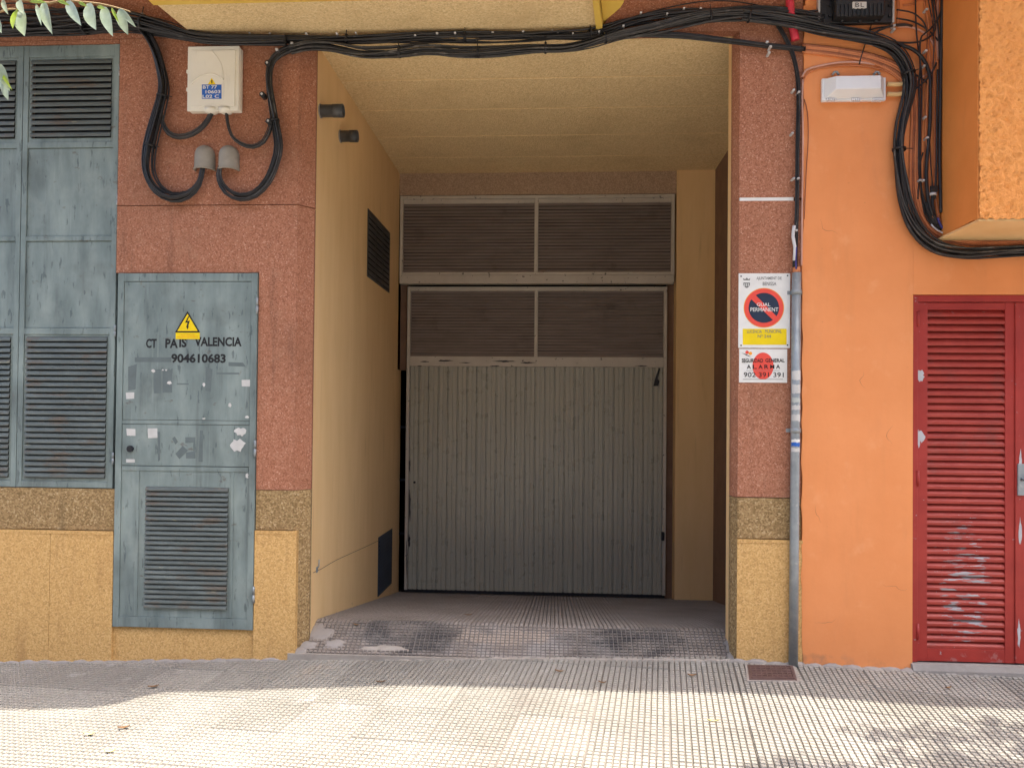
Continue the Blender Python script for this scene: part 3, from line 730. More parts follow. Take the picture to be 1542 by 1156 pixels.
for i, (pts, p_) in enumerate((([(232,556),(232,592),(242,592),(242,556)], up), ([(245,557),(245,591),(259,591),(259,557)], up), ([(203,538),(203,545),(258,545),(258,538)], up), ([(193,552),(193,588),(204,586),(206,548)], up),
        ([(310,552),(309,588),(317,590),(320,556)], up), ([(326,561),(326,563.5),(360,563.5),(360,561)], up), ([(266,577),(266,579),(284,579),(284,577)], up), ([(237,650),(238,695),(241,692),(241,650)], mid), ([(301,648),(299,695),(305,695),(305,648)], mid),
        ([(279,658),(279,667),(294,666),(294,658)], mid), ([(264,683),(270,691),(283,678),(275,671)], mid), ([(280,681),(280,690),(294,690),(294,679)], mid), ([(259,660),(264,669),(268,665),(263,657)], mid), ([(344,545),(344,551),(370,552),(366,546)], up))):
    ppoly('glue_residue', 'residue_grey', p_, pts, YU-.0005-i*.00001, YU+.002)

# high-voltage warning plate
WS = thing('warning_sign', at(282, 510, YU), 'yellow triangular high-voltage warning sign above the stencilled lettering', 'sign')
ppoly('border', 'print_black', WS, [(282.3,468.5),(263.5,500.5),(301,500.5)], YU-.0035, YU-.001)
ppoly('triangle', 'warning_yellow', WS, [(282.3,472.5),(267,498.3),(297.6,498.3)], YU-.0045, YU-.003)
ppoly('bolt_symbol', 'print_black', WS, [(283.5,476),(278.5,486),(282.5,485.5),(280.5,492),(282.3,496),(284.5,490.5),(283.2,491),(285.8,482.5),(281.8,483.5),(285,476.5)], YU-.0055, YU-.004)
ppoly('caption_plate', 'warning_yellow', WS, [(264.5,500.8),(264.5,510.5),(300.5,510.5),(300.5,500.8)], YU-.0042, YU-.0008)
ptext('ALTA TENSIÓN', 272, 502.5, 293, 505, YU-.0045, 'sign_orange', WS); ptext('PELIGRO DE MUERTE', 267.5, 506, 298, 508.6, YU-.0045, 'sign_orange', WS)

# ================================================================== METER BOX
a, b, c_, d_ = rect(282, 69.5, 360.5, 167, -.07)
MBX = thing('meter_box', ((a+b)/2, -.05, c_), 'cream plastic electrical junction box above two cable hoods', 'electrical box')
box('body', 'box_cream', MBX, a+.004, b-.002, -.055, -.004, c_+.005, d_-.004, .008)
body = box('lid', 'box_cream', MBX, a, b-.004, -.07, -.0565, c_, d_, .005)
la, lb, lc, ld = rect(288, 76, 354, 161, -.077)
box('lid_panel', 'box_cream', MBX, la, lb, -.078, -.0695, lc, ld, .003)
def parc(pts, r, mat, parent, y, name):
    MB().tube(spline([at(px, py, y) for px, py in pts], .01), r, 6).build(name, mat, parent)
parc([(288,127),(296,118),(308,112.5),(320,111.5),(330,115),(337,120)], .004, 'box_cream', body, -.079, 'ridge')
parc([(319,77),(328,88),(334,100),(337,119)], .003, 'box_cream', body, -.079, 'ridge')
for gx in (318.5, 340):
    q = at(gx, 167, -.045)
    MB().tube([q+Vector((0,0,.01)), q+Vector((0,0,-.012)), q+Vector((0,0,-.022))], [.05,.042,.022], 16).build('gland', 'box_cream', MBX)
for py in (108, 135):
    q = at(282, py, -.065); box('latch', 'box_cream', MBX, q.x-.006, q.x+.002, -.068, -.05, q.z-.012, q.z+.012, .002)
for py in (95, 148):
    q = at(358.5, py, -.065); box('latch', 'box_cream', MBX, q.x-.002, q.x+.006, -.068, -.05, q.z-.014, q.z+.014, .002)
YL = -.078
ppoly('caution_sticker', 'warning_yellow', MBX, [(318.8,117.5),(313,127.5),(324.8,127.5)], YL-.0012, YL)
ppoly('caution_mark', 'print_black', MBX, [(318,121),(318.4,125.8),(319.4,125.8),(319.8,121)], YL-.0022, YL-.001)
ppoly('number_plate', 'sign_blue', MBX, [(304,127.6),(304,149),(333.5,149),(333.5,127.6)], YL-.0010, YL)
for body_, a1_, b1_, c1_, d1_ in (('BT 77', 305.5, 129, 327, 134), ('10603', 309.5, 136, 332, 141), ('L02 C', 305, 143, 330, 148)):
    ptext(body_, a1_, b1_, c1_, d1_, YL-.0012, 'sign_white', MBX, bold=.02)

# cable hoods
def hood(px, label):
    q = at(px, 255, -.05); t = at(px, 218, -.05); w_ = .068; H = t.z - q.z
    h = thing('cable_hood', (q.x, -.02, q.z), label, 'conduit hood', 'cable hoods under the electrical box')
    m = MB(); ns_, nr = 18, 9
    # half-barrel with a domed top, open below, wall thickness as a second skin
    for skin, wr in ((0, w_), (1, w_-.006)):
        for j in range(nr+1):
            v_ = j/nr
            zz_ = H*min(1, v_*1.9) if v_ < .5 else H*.62 + (H*.42)*math.sin((v_-.5)/.5*math.pi/2)
            if v_ < .5: zz_ = H*.62*(v_/.5); rr = wr*(1.03-.03*v_*2)
            else: rr = wr*math.cos((v_-.5)/.5*math.pi/2*.97)
            for i in range(ns_+1):
                an = math.pi*i/ns_
                m.v.append((q.x + rr*math.cos(an), -.004 - rr*1.15*math.sin(an), q.z + zz_ - (.0 if not skin else .004*(v_>.5))))
    k_ = (nr+1)*(ns_+1)
    for s_ in (0, 1):
        for j in range(nr):
            for i in range(ns_):
                a_ = s_*k_ + j*(ns_+1)+i; m.face((a_, a_+1, a_+ns_+2, a_+ns_+1), True)
    for i in range(ns_): m.face((i, i+1, k_+i+1, k_+i))
    m.build('shell', 'hood_grey', h)
    MB().tube([(q.x + (w_*1.04)*math.cos(math.pi*i/16), -.004 - w_*1.19*math.sin(math.pi*i/16), q.z+.006) for i in range(17)], .005, 6).build('rim', 'hood_grey', h)
    return h
hood(304.5, 'grey plastic cable hood on the red wall, the left of two')
hood(341, 'grey plastic cable hood on the red wall, the right of two')

# ================================================================== CABLES
def cable(name, mat, parent, pts, r, Y=-.03, sides=8, dy=None):
    P = [at(p[0], p[1], p[2] if len(p) > 2 else Y) for p in pts]
    return MB().tube(spline(P), r, sides).build(name, mat, parent)
def bundle(label, pts, n, R, r, Y=-.05, mats=('black_cable',), ties=(), seed=1, flat=1.0, tw=1.2, tie_mat='tie_black', Rend=None):
    """bundle of separate cables that wander round one centre line; pts are picture points on the wall"""
    rd = random.Random(seed); n = int(n*2.0+.5); r = r*.6; R = R*1.05
    C = spline([at(p[0], p[1], p[2] if len(p) > 2 else Y) for p in pts], .04)
    Rs = None
    if len(pts[0]) > 3: Rs = True
    m0 = C[len(C)//2]
    t_ = thing('cable_bundle', m0, label, 'cables')
    dist = [0]
    for a_, b_ in zip(C[:-1], C[1:]): dist.append(dist[-1]+(b_-a_).length)
    for i in range(n):
        ph = 2*math.pi*i/n + rd.uniform(-.4, .4); rr = R*(rd.uniform(.75, 1.0) if i % 4 else rd.uniform(.0, .5))
        w1, w2, p1 = rd.uniform(.5, 1.1)*tw, rd.uniform(1.5, 3.0), rd.uniform(0, 6)
        rc = r*rd.uniform(.55, 1.35); out = []; w3, p3, am = rd.uniform(2.5, 6), rd.uniform(0, 6), R*rd.uniform(.05, .45)
        for s_, p in zip(dist, C):
            k_ = C.index(p) if False else None
            out.append((s_, p))
        pts3 = []
        for j, p in enumerate(C):
            t = C[min(j+1, len(C)-1)] - C[max(j-1, 0)]; t.normalize()
            nn = Vector((-t.z, 0, t.x)); nn = nn.normalized() if nn.length > .05 else Vector((1,0,0))
            s_ = dist[j]; an = ph + w1*s_ + .35*math.sin(w2*s_+p1)
            e = R if Rend is None else None
            f_ = 1.0 if Rend is None else Rend(s_/dist[-1])
            q_ = p + nn*(rr*f_*math.cos(an) + am*f_*math.sin(w3*s_+p3)) + Vector((0,1,0))*(rr*f_*flat*math.sin(an))
            q_.y = min(q_.y, -rc-.001) if abs(Y) < .2 else q_.y
            pts3.append(q_)
        MB().tube(pts3, rc, 7).build('cable', mats[i % len(mats)], t_)
    for u in ties:
        j = min(range(len(C)), key=lambda k: abs(dist[k]-u*dist[-1])); j = max(1, min(j, len(C)-2))
        t = (C[j+1]-C[j-1]).normalized(); f_ = 1.0 if Rend is None else Rend(u)
        RR = R*f_ + r*1.15
        MB().tube([C[j]-t*.007, C[j]+t*.007], RR, 10).build('cable_tie', tie_mat, t_)
        nn = Vector((-t.z, 0, t.x)).normalized()
        MB().tube([C[j]+nn*RR*.8+Vector((0,-R*.5,0)), C[j]+nn*(RR+.035)+Vector((0,-R*.5,0))], .003, 5).build('tie_tail', tie_mat, t_)
    return t_
def clip(px, py, parent, Y=-.05, mat='clip_grey', s=.009):
    q = at(px, py, Y); box('clip', mat, parent, q.x-s, q.x+s, q.y-.012, -.001, q.z-s*.8, q.z+s*.8, .003)
def plug(px, py, parent, Y=-.075):
    q = at(px, py, Y); MB().tube([q, q+Vector((0,.05,0))], .019, 12).tube([q-Vector((0,.004,0)), q+Vector((0,.001,0))], .009, 10).build('wall_plug', 'black_case', parent)
    MB().tube([q-Vector((0,.008,0)), q-Vector((0,.0045,0))], .008, 10).build('plug_pin', 'clip_grey', parent)
# top-left mass that tapers to the passage edge
bA = bundle('thick band of black cables across the top left, above the teal gate', [(-120,26),(0,30),(90,33),(180,31),(240,42),(300,57),(360,60),(430,60)], 15, .075, .011, Y=-.09, seed=2, tw=.5,
            ties=(.45, .62), Rend=lambda u: 1.0 if u < .5 else max(.36, 1-(u-.5)*2.6))
for p in ((215,22),(219,33),(215,44),(118,16)): clip(*p, bA)
bA2 = bundle('lower band of black cables running left of the loop, just above the teal gate', [(-120,50),(0,47),(70,45),(140,42),(200,36)], 7, .03, .011, Y=-.06, seed=22, tw=1.1, ties=(.62,))
# upper run crossing the soffit
bB = bundle('upper black cable run crossing in front of the passage soffit', [(425,60),(480,60),(560,59),(650,57),(740,56),(830,53),(890,50),(950,34),(1010,23),(1080,19),(1140,17),(1200,24),(1240,30)], 8, .026, .0095, Y=-.045, seed=3,
            ties=(.12,.34,.58))
for p in ((566,54),(580,53),(742,50),(788,48.5),(832,47.5),(840,48),(965,20),(1055,14)): clip(*p, bB, s=.008)
rdk = random.Random(9)
for px in (330, 372, 402, 460, 505, 540, 625, 655, 690, 860, 905, 935, 1000, 1030): clip(px + rdk.uniform(-6, 6), (53 if px < 480 else 50.5 if px < 900 else 50-(px-900)*.27) + rdk.uniform(-2, 4), bB, Y=-.07, s=rdk.uniform(.005, .008))
# lower sagging run, continues to the right across the orange wall
bC = bundle('dusty sagging cable run hung below the upper run, across the passage mouth', [(437,75),(465,69),(500,71),(545,80),(592,80),(640,75),(690,79),(740,78),(800,73),(850,72),(885,65),(930,52),(985,42),(1040,30),(1080,24),(1125,23)], 9, .029, .0095, Y=-.06,
            mats=('black_cable','grey_cable','black_cable','grey_cable'), ties=(.24,.42,.56,.69,.93), seed=4, tw=2.2)
bD = bundle('thick dusty cable bundle dropping down the orange wall and turning right under the stucco bay', [(1118,23),(1180,32),(1240,46),(1300,58),(1340,71),(1360,92),(1370,120),(1368,150),(1359,185),(1354,225),(1357,270),(1364,310),(1380,345),(1408,370),(1450,379),(1500,379),(1620,375)], 10, .034, .011, Y=-.06,
            mats=('black_cable','black_cable','grey_cable'), ties=(.02,.36,.52), seed=5, tw=1.6, tie_mat='tie_black')
bE = bundle('short straight group of black cables crossing the top right corner of the passage', [(905,57),(960,53),(1030,54),(1100,61),(1160,69),(1212,75)], 4, .014, .010, Y=-.03, seed=6, ties=(), tw=.8)
for p in ((1155,64),(1160,71),(1158,80)): clip(*p, bE, s=.008)
# loops by the box
bF = bundle('large loop of black cables hanging from the top band down into the left hood', [(196,32),(216,46),(232,72),(242,105),(246,135),(240,165),(231,198),(224,230),(224,260),(236,284),(258,297),(282,293),(298,277),(304,256),(305,235)], 8, .031, .0105, Y=-.055, seed=7, ties=(.33,.53), tw=1.0, Rend=lambda u: 1.0 if u < .8 else max(.42, 1-(u-.8)*5))
bG = bundle('short cable loop from the left drop up into the bottom of the cream box', [(243,110),(245,140),(242,165),(245,184),(254,200),(270,206),(290,201),(306,189),(317,172),(319,160)], 3, .011, .009, Y=-.045, seed=8, mats=('black_cable','grey_cable'), tw=1.4)
bH = bundle('cables curving from the cream box up beside the wall plugs', [(340,160),(342,182),(348,203),(362,216),(380,221),(396,213),(405,196),(409,178)], 3, .011, .009, Y=-.05, seed=9, mats=('black_cable','grey_cable'), tw=1.4)
bI = bundle('greyish loop of cables from the right hood rising to the sagging run', [(341,235),(331,254),(331,270),(342,288),(362,297),(384,292),(403,273),(415,246),(420,220),(416,192),(410,160),(405,130),(406,105),(414,88),(430,77),(450,71)], 8, .023, .0085, Y=-.05, seed=10, mats=('grey_cable','black_cable'), ties=(.62,), tw=1.3, Rend=lambda u: .42 if u < .06 else min(1, .42+(u-.06)*5))
for p in ((402.5,95),(394.5,142),(404,182.5)): plug(*p, bI)
for p in ((417,75),(440,66)): clip(*p, bI, Y=-.08)
# pier cables feeding the galvanised conduit
bJ = bundle('slim upright group of cables on the right pier, feeding the grey conduit', [(1168,34),(1182,56),(1195,85),(1202,120),(1203,160),(1201,230),(1200,300),(1198,360),(1197.5,404)], 4, .011, .0085, Y=-.03, seed=11, ties=(), tw=.9, mats=('black_cable','black_cable','grey_cable'))
for p in ((1195,136),(1203,139),(1193,201),(1195,269),(1202,269),(1199,347)): clip(*p, bJ, Y=-.045, s=.0075)
cable('cable', 'white_cable', bJ, [(1196,340),(1194,356),(1197,372),(1196,392)], .011, -.05); cable('cable', 'blue_cable', bJ, [(1199,372),(1198,388),(1199,405)], .006, -.055)
# bunch in the corner beside the stucco bay
bK = thing('cable_bundle', at(1405, 200, -.04), 'tangle of thin black wires beside the stucco bay, upper right', 'cables')
for pts, r in (([(1419,-20),(1418,40),(1417,85),(1416,160),(1415,240),(1417,320)], .010), ([(1401,-20),(1405,15),(1408,45),(1398,57),(1380,64),(1350,64),(1330,58)], .006),
        ([(1419,10),(1413,28),(1400,45),(1388,55),(1385,72),(1386,100),(1384,120)], .006), ([(1350,15),(1375,20),(1392,35),(1396,50)], .0045), ([(1350,28),(1375,33),(1398,46),(1413,62)], .005),
        ([(1350,66),(1375,75),(1392,92),(1400,115),(1401,150),(1400,190),(1396,240),(1395,270),(1398,300),(1405,325)], .011), ([(1384,120),(1384,200),(1384,260),(1391,300),(1402,330)], .0055),
        ([(1410,95),(1403,110),(1390,125),(1378,135)], .006), ([(1378,112),(1396,125),(1401,140)], .0045), ([(1390,230),(1385,250),(1382,300)], .0045), ([(1412,105),(1411,170),(1410,250),(1408,300)], .006), ([(1421,95),(1422,180),(1421,260)], .005),
        ([(1236,16),(1215,18),(1195,26),(1190,38)], .006), ([(1236,28),(1222,36),(1208,30),(1190,22)], .005), ([(1205,28),(1218,36),(1235,38),(1250,40)], .005), ([(1310,66),(1318,50),(1340,40),(1360,37),(1374,40)], .007),
        ([(1302,62),(1312,45),(1345,40),(1372,38)], .005), ([(1313,35),(1305,60),(1297,85),(1294,97)], .004), ([(1180,14),(1160,12),(1100,2),(1040,5),(960,24),(900,46),(880,52)], .004)):
    cable('cable', 'black_cable', bK, pts, r, -.05 if r > .005 else -.03)
for p in ((1395,15),(1394,77),(1391,100),(1346,39),(1346,45),(1396,208),(1385,272),(1390,272),(1393,177),(1320,58)): clip(*p, bK, s=.008)
rdw = random.Random(41)
for k in range(7):                          # thin wires that run the height of the corner
    xk = 1386 + k*5 + rdw.uniform(-2, 2); pts = [(xk + rdw.uniform(-12, 8), -15), (xk + rdw.uniform(-8, 8), 50), (xk + rdw.uniform(-3, 3), 120), (xk + rdw.uniform(-3, 3), 200), (xk + rdw.uniform(-3, 3), 270), (xk + 8, 325 + k), (xk + 30, 348 + k*.5)]
    cable('cable', ('black_cable','dark_orange_cable','orange_cable')[k % 3], bK, pts, rdw.uniform(.003, .006), -.03-rdw.uniform(0, .02), 6)
bL = bundle('black cable run leaving the corner to the right, directly under the stucco bay', [(1393,305),(1402,330),(1420,346),(1445,353),(1490,353),(1560,352),(1640,351)], 4, .013, .009, Y=-.035, seed=13, mats=('black_cable',), tw=1.2)
cable('cable', 'blue_cable', bL, [(1412,328),(1418,342),(1432,352),(1455,357)], .007, -.055); cable('cable', 'white_cable', bL, [(1402,338),(1412,347),(1428,354),(1445,358)], .005, -.058)
bM = bundle('stub of two capped black cables in the corner by the stucco bay', [(1404,292),(1404,305),(1405,322),(1412,340)], 2, .010, .012, Y=-.04, seed=14)
box('cap', 'black_case', bM, X(1399,290,-.04), X(1410,290,-.04), -.065, -.015, Z(1404,290,-.04), Z(1404,281,-.04), .004)
MB().tube([at(1404,295,-.045), at(1404,291,-.045)], .026, 10).build('cable_tie', 'clip_grey', bM)
# painted-over cables on the orange wall
bN = thing('cable_bundle', at(1385, 250, -.02), 'cables painted over orange, following the black bundle down the orange wall', 'cables')
def offs(pts, dx, dy): return [(x+dx*min(1, i/4), y+dy) for i, (x, y) in enumerate(pts)]
P0 = [(1208,74),(1260,80),(1310,90),(1350,108),(1370,135),(1375,170),(1373,230),(1374,290),(1385,330),(1410,356),(1450,367),(1500,369),(1620,366)]
for i in range(5):
    cable('cable', ('orange_cable','dark_orange_cable','orange_cable')[i % 3], bN, offs(P0, 3.6*i-2, -2.6*i+4 if True else 0), .009, -.022 - .002*(i % 2))
bO = thing('cable_bundle', at(1240, 100, -.02), 'thin orange-painted wires arching over the white junction box', 'cables')
for pts, r, m_ in (([(1208,116),(1214,106),(1232,100),(1270,94),(1310,96),(1345,106),(1366,124)], .007, 'salmon_cable'), ([(1210,124),(1216,111),(1235,103),(1270,99),(1310,101),(1340,110),(1362,128)], .005, 'orange_cable'),
        ([(1209,120),(1208,150),(1209,200),(1208,300),(1207,400)], .006, 'salmon_cable'), ([(1211,150),(1216,170),(1217,210),(1214,260),(1211,330)], .003, 'dark_orange_cable'), ([(1352,40),(1375,42),(1398,55),(1410,80),(1408,100),(1392,115),(1376,122)], .007, 'salmon_cable'),
        ([(1360,8),(1375,6),(1390,-10)], .007, 'orange_cable'), ([(1374,125),(1372,200),(1371,240)], .006, 'salmon_cable'), ([(1352,-10),(1353,20),(1352,40)], .008, 'orange_cable'), ([(1412,-10),(1411,60),(1412,90)], .008, 'salmon_cable')):
    cable('cable', m_, bO, pts, r, -.022)

# ================================================================== OTHER FITTINGS ON THE RIGHT
a, b, c_, d_ = rect(1240, 114.5, 1337, 149, -.07)
TB = thing('junction_box', ((a+b)/2, -.04, c_), 'white plastic telecom junction box with a sloping lid on the orange wall', 'junction box')
box('base', 'box_white', TB, a, b, -.045, -.0145, c_, d_, .006)
dx_, dz_ = .068, .03
ld_ = MB(); n = 0
ld_.v += [(a+.012,-.045,c_+.010),(b-.012,-.045,c_+.010),(b-.012,-.045,d_-.006),(a+.012,-.045,d_-.006), (a+dx_,-.105,c_+.05),(b-dx_+.01,-.105,c_+.05),(b-dx_+.01,-.105,d_-.014),(a+dx_,-.105,d_-.014)]
for q in ((0,3,2,1),(4,5,6,7),(0,1,5,4),(1,2,6,5),(2,3,7,6),(3,0,4,7)): ld_.face(q)
bm = bmesh.new(); vv = [bm.verts.new(v) for v in ld_.v]; [bm.faces.new([vv[i] for i in f]) for f in ld_.f]
bmesh.ops.recalc_face_normals(bm, faces=list(bm.faces)); bmesh.ops.bevel(bm, geom=list(bm.edges), offset=.004, segments=2, affect='EDGES', profile=.5)
l2 = MB(); l2.from_bm(bm); l2.build('lid', 'box_white', TB)
for px in (1249, 1287, 1319):
    for k in range(5):
        q = at(px + k*3.0 - 3, 150, -.06); box('hinge_tooth', 'box_white', TB, q.x-.004, q.x+.004, -.06, -.03, q.z-.006, q.z+.010)
for px in (1258, 1320):
    q = at(px, 111, -.03); MB().tube([q+Vector((-.02,0,-.01)), q+Vector((-.006,-.005,.008)), q+Vector((.008,-.005,.008)), q+Vector((.022,0,-.01))], .008, 8).build('bracket', 'galvanised', TB)
for py in (127, 142):
    MB().tube([at(1336,py,-.035), at(1350,py+.5,-.035), at(1366,py-1,-.035)], .014, 10).build('cable_sleeve', 'cream_plaster', TB)
a, b, c_, d_ = rect(1238, -45, 1350, 29, -.10)
SB = thing('splice_case', ((a+b)/2, -.05, c_), 'black ribbed cable splice case at the top edge, above the white junction box', 'cable case')
box('base', 'black_case', SB, a, b, -.05, -.0145, c_, d_, .006)
box('cover', 'black_case', SB, X(1257,15,-.10), X(1332,15,-.10), -.12, -.045, c_+.01, d_-.01, .012)
for k in range(12):
    xk = X(1260+k*6.2, 15, -.12); box('rib', 'black_case', SB, xk-.004, xk+.004, -.13, -.119, c_+.006, c_+.085, .002)
for px in (1249, 1340):
    for py in (8, 24):
        q = at(px, py, -.05); MB().tube([q, q-Vector((0,.012,0))], .011, 10).build('bolt', 'dark_metal', SB)
box('edge_strip', 'clip_grey', SB, a-.008, a+.004, -.056, -.02, c_, d_, .002); box('edge_strip', 'clip_grey', SB, b-.004, b+.008, -.056, -.02, c_, d_, .002)
for px in (1268, 1295, 1320):
    q = at(px, 31, -.06); MB().tube([q+Vector((0,0,.02)), q-Vector((0,0,.014))], .011, 10).build('cable_gland', 'dark_metal', SB)
ppoly('sticker', 'sticker_white', SB, [(1284,3),(1284,12.5),(1305,12.5),(1305,3)], -.1318, -.119)
ptext('B', 1288, 4.5, 1294, 11, -.132, 'print_black', SB); ptext('L', 1296, 4.5, 1301, 11, -.132, 'print_black', SB)
RT = MB().tube(spline([at(1186,-30,-.05), at(1189,0,-.05), at(1192,30,-.045), at(1198,61,-.03)], .02), .026, 12)
rt = RT.build('red_conduit', 'red_tube'); tag(rt, 'bright red plastic tube ending among the cables at the top of the right pier', 'tube')
# galvanised conduit down the pier
XPp = X(1197, 700, -.03)
gp = thing('conduit_pipe', (XPp, -.03, -.05), 'upright galvanised steel conduit pipe beside the right pier, stickers on it', 'pipe')
zp1 = Z(1198, 411, -.03); zp0 = ground_z(XPp, -.03) - .01
q0, q1 = Vector((XPp-.006, -.034, zp0)), Vector((XPp+.004, -.034, zp1))
MB().tube([q0, q0.lerp(q1,.3), q0.lerp(q1,.6), q1], .0285, 18).build('pipe', 'galvanised', gp)
MB().tube([q1-Vector((0,0,.01)), q1+Vector((0,0,.035))], .024, 14).build('cap', 'orange_cable', gp)
for py in (440, 648):
    zc = Z(1198, py, -.03); u = (zc-zp0)/(zp1-zp0); qc = q0.lerp(q1, u)
    MB().tube([qc-Vector((0,0,.016)), qc+Vector((0,0,.016))], .0315, 18).box(qc.x-.05, qc.x+.045, -.008, -.0025, zc-.012, zc+.012).build('clamp', 'galvanised', gp)
for i, (py0, py1, m_) in enumerate(((558,572,'sticker_white'), (579,592,'sticker_white'), (599,606,'residue_light'), (610,617,'sticker_white'), (624,634,'sticker_white'), (661,666,'sign_white'), (666,672,'sign_blue'), (674,680,'sticker_white'))):
    za, zb_ = Z(1198, py1, -.05), Z(1198, py0, -.05); u = (za-zp0)/(zp1-zp0); qc = q0.lerp(q1, u)
    m = MB(); nn_ = 8
    for zq in (za, zb_):
        for k in range(nn_+1):
            an = math.pi*(1.12 + .76*k/nn_); m.v.append((qc.x+.0292*math.cos(an), qc.y+.0292*math.sin(an), zq + random.uniform(-.004,.004)))
    for k in range(nn_): m.face((k, k+1, nn_+2+k, nn_+1+k), True)
    m.build('sticker', m_, gp)

# no-parking plate
ys = -.006
NP = thing('parking_sign', at(1150, 523, ys), 'white municipal no-parking sign with red and blue disc on the right pier', 'sign')
a, b, c_, d_ = rect(1112, 411.5, 1190, 524, ys)
box('plate', 'sign_white', NP, a, b, ys, -.0005, c_, d_, .0025)
def disc(name, mat, parent, cx, cy, rp, y, n=48, r0=None):
    q = at(cx, cy, y); rx = X(cx+rp, cy, y)-q.x
    return MB().prism_y(ellipse(q.x, q.z, rx, rx*1.0, n), y, y+.0012).build(name, mat, parent)
disc('rim', 'sign_orange', NP, 1150.3, 463.5, 30.5, ys-.0010)
disc('ring', 'sign_red', NP, 1150.3, 463.5, 29.5, ys-.0020)
disc('disc', 'sign_navy', NP, 1150.3, 463.5, 23, ys-.0030)
ppoly('diagonal', 'sign_red', NP, [(1130.6,449.6),(1165.8,483.6),(1170.6,477.4),(1136.2,442.8)], ys-.0040, ys-.0028)
ptext('GUAL', 1139.5, 456, 1160, 461, ys-.0043, 'sign_white', NP, bold=.01); ptext('PERMANENT', 1130, 463, 1172, 469, ys-.0043, 'sign_white', NP, bold=.01)
ppoly('caption_plate', 'sign_yellow', NP, [(1118.5,495),(1118.5,519),(1184.5,519),(1184.5,495)], ys-.0010, ys+.0005)
ptext('LLICÈNCIA', 1125, 495.5, 1147, 501.5, ys-.0013, 'print_grey', NP); ptext('MUNICIPAL', 1152, 496, 1177, 501.5, ys-.0013, 'print_grey', NP); ptext('Nº 244', 1141, 504, 1161, 508.5, ys-.0013, 'print_grey', NP)
ptext('AJUNTAMENT DE', 1139, 416.8, 1177, 422.5, ys-.0003, 'print_grey', NP, bold=.012); ptext('BENISSA', 1148.5, 424.5, 1169, 430, ys-.0003, 'print_grey', NP, bold=.012)
ppoly('crest', 'print_grey', NP, [(1119.5,425.5),(1119.5,429),(1122,432.5),(1124.5,433.8),(1127,432.5),(1129.3,429),(1129.3,425.5)], ys-.0012, ys+.0003)
for k in range(3): ppoly('crest_stripe', 'sign_white', NP, [(1121+k*2.7,427),(1121+k*2.7,431),(1122.1+k*2.7,431),(1122.1+k*2.7,427)], ys-.0018, ys-.0008)
ppoly('crest_crown', 'print_grey', NP, [(1119,418.8),(1119.8,422),(1129,422),(1129.8,418.8),(1127,420.5),(1124.5,418),(1122,420.5)], ys-.0012, ys+.0003)
for px, py in ((1116,416),(1186,415),(1116,520),(1186,519.5)): disc('screw', 'dark_metal', NP, px, py, 1.2, ys-.0015, 12)
ys2 = -.004
AS = thing('alarm_sign', at(1148, 576, ys2), 'small white alarm notice with a red disc, directly below the no-parking sign', 'sign')
a, b, c_, d_ = rect(1113, 525.3, 1185.5, 576, ys2)
box('plate', 'sign_white', AS, a, b, ys2, -.0005, c_, d_, .0015)
q = at(1149, 551, ys2-.001); rx = X(1164.8,551,ys2)-q.x
MB().prism_y(ellipse(q.x, q.z, rx, rx*1.30, 40), ys2-.001, ys2+.0003).build('disc', 'sign_red', AS)
ptext('SEGURIDAD', 1117, 539.8, 1149, 545.8, ys2-.0014, 'print_black', AS, bold=.02); ptext('GENERAL', 1152.5, 539.8, 1181.5, 545.4, ys2-.0014, 'print_black', AS, bold=.02)
for k, ch in enumerate('ALARMA'): ptext(ch, 1124.5+k*8.8, 549, 1130.8+k*8.8, 555.2, ys2-.0014, 'print_black', AS, bold=.02)
ptext('902 391 391', 1120, 560.5, 1180, 567.8, ys2-.0014, 'print_black', AS, bold=.003)
ppoly('rule_line', 'print_grey', AS, [(1119,570.6),(1119,571.3),(1179,571.3),(1179,570.6)], ys2-.0012, ys2)
ppoly('rule_line', 'print_grey', AS, [(1124,557.6),(1124,558.1),(1174,558.1),(1174,557.6)], ys2-.0014, ys2)
disc('emblem_dot', 'sign_red', AS, 1125, 530.3, 2.6, ys2-.0012, 16); disc('emblem_dot', 'sign_orange', AS, 1130, 532, 2.6, ys2-.0014, 16)
ppoly('emblem_swoosh', 'print_black', AS, [(1117,531.2),(1124,535),(1130.5,537.2),(1124.5,533.6)], ys2-.0012, ys2)

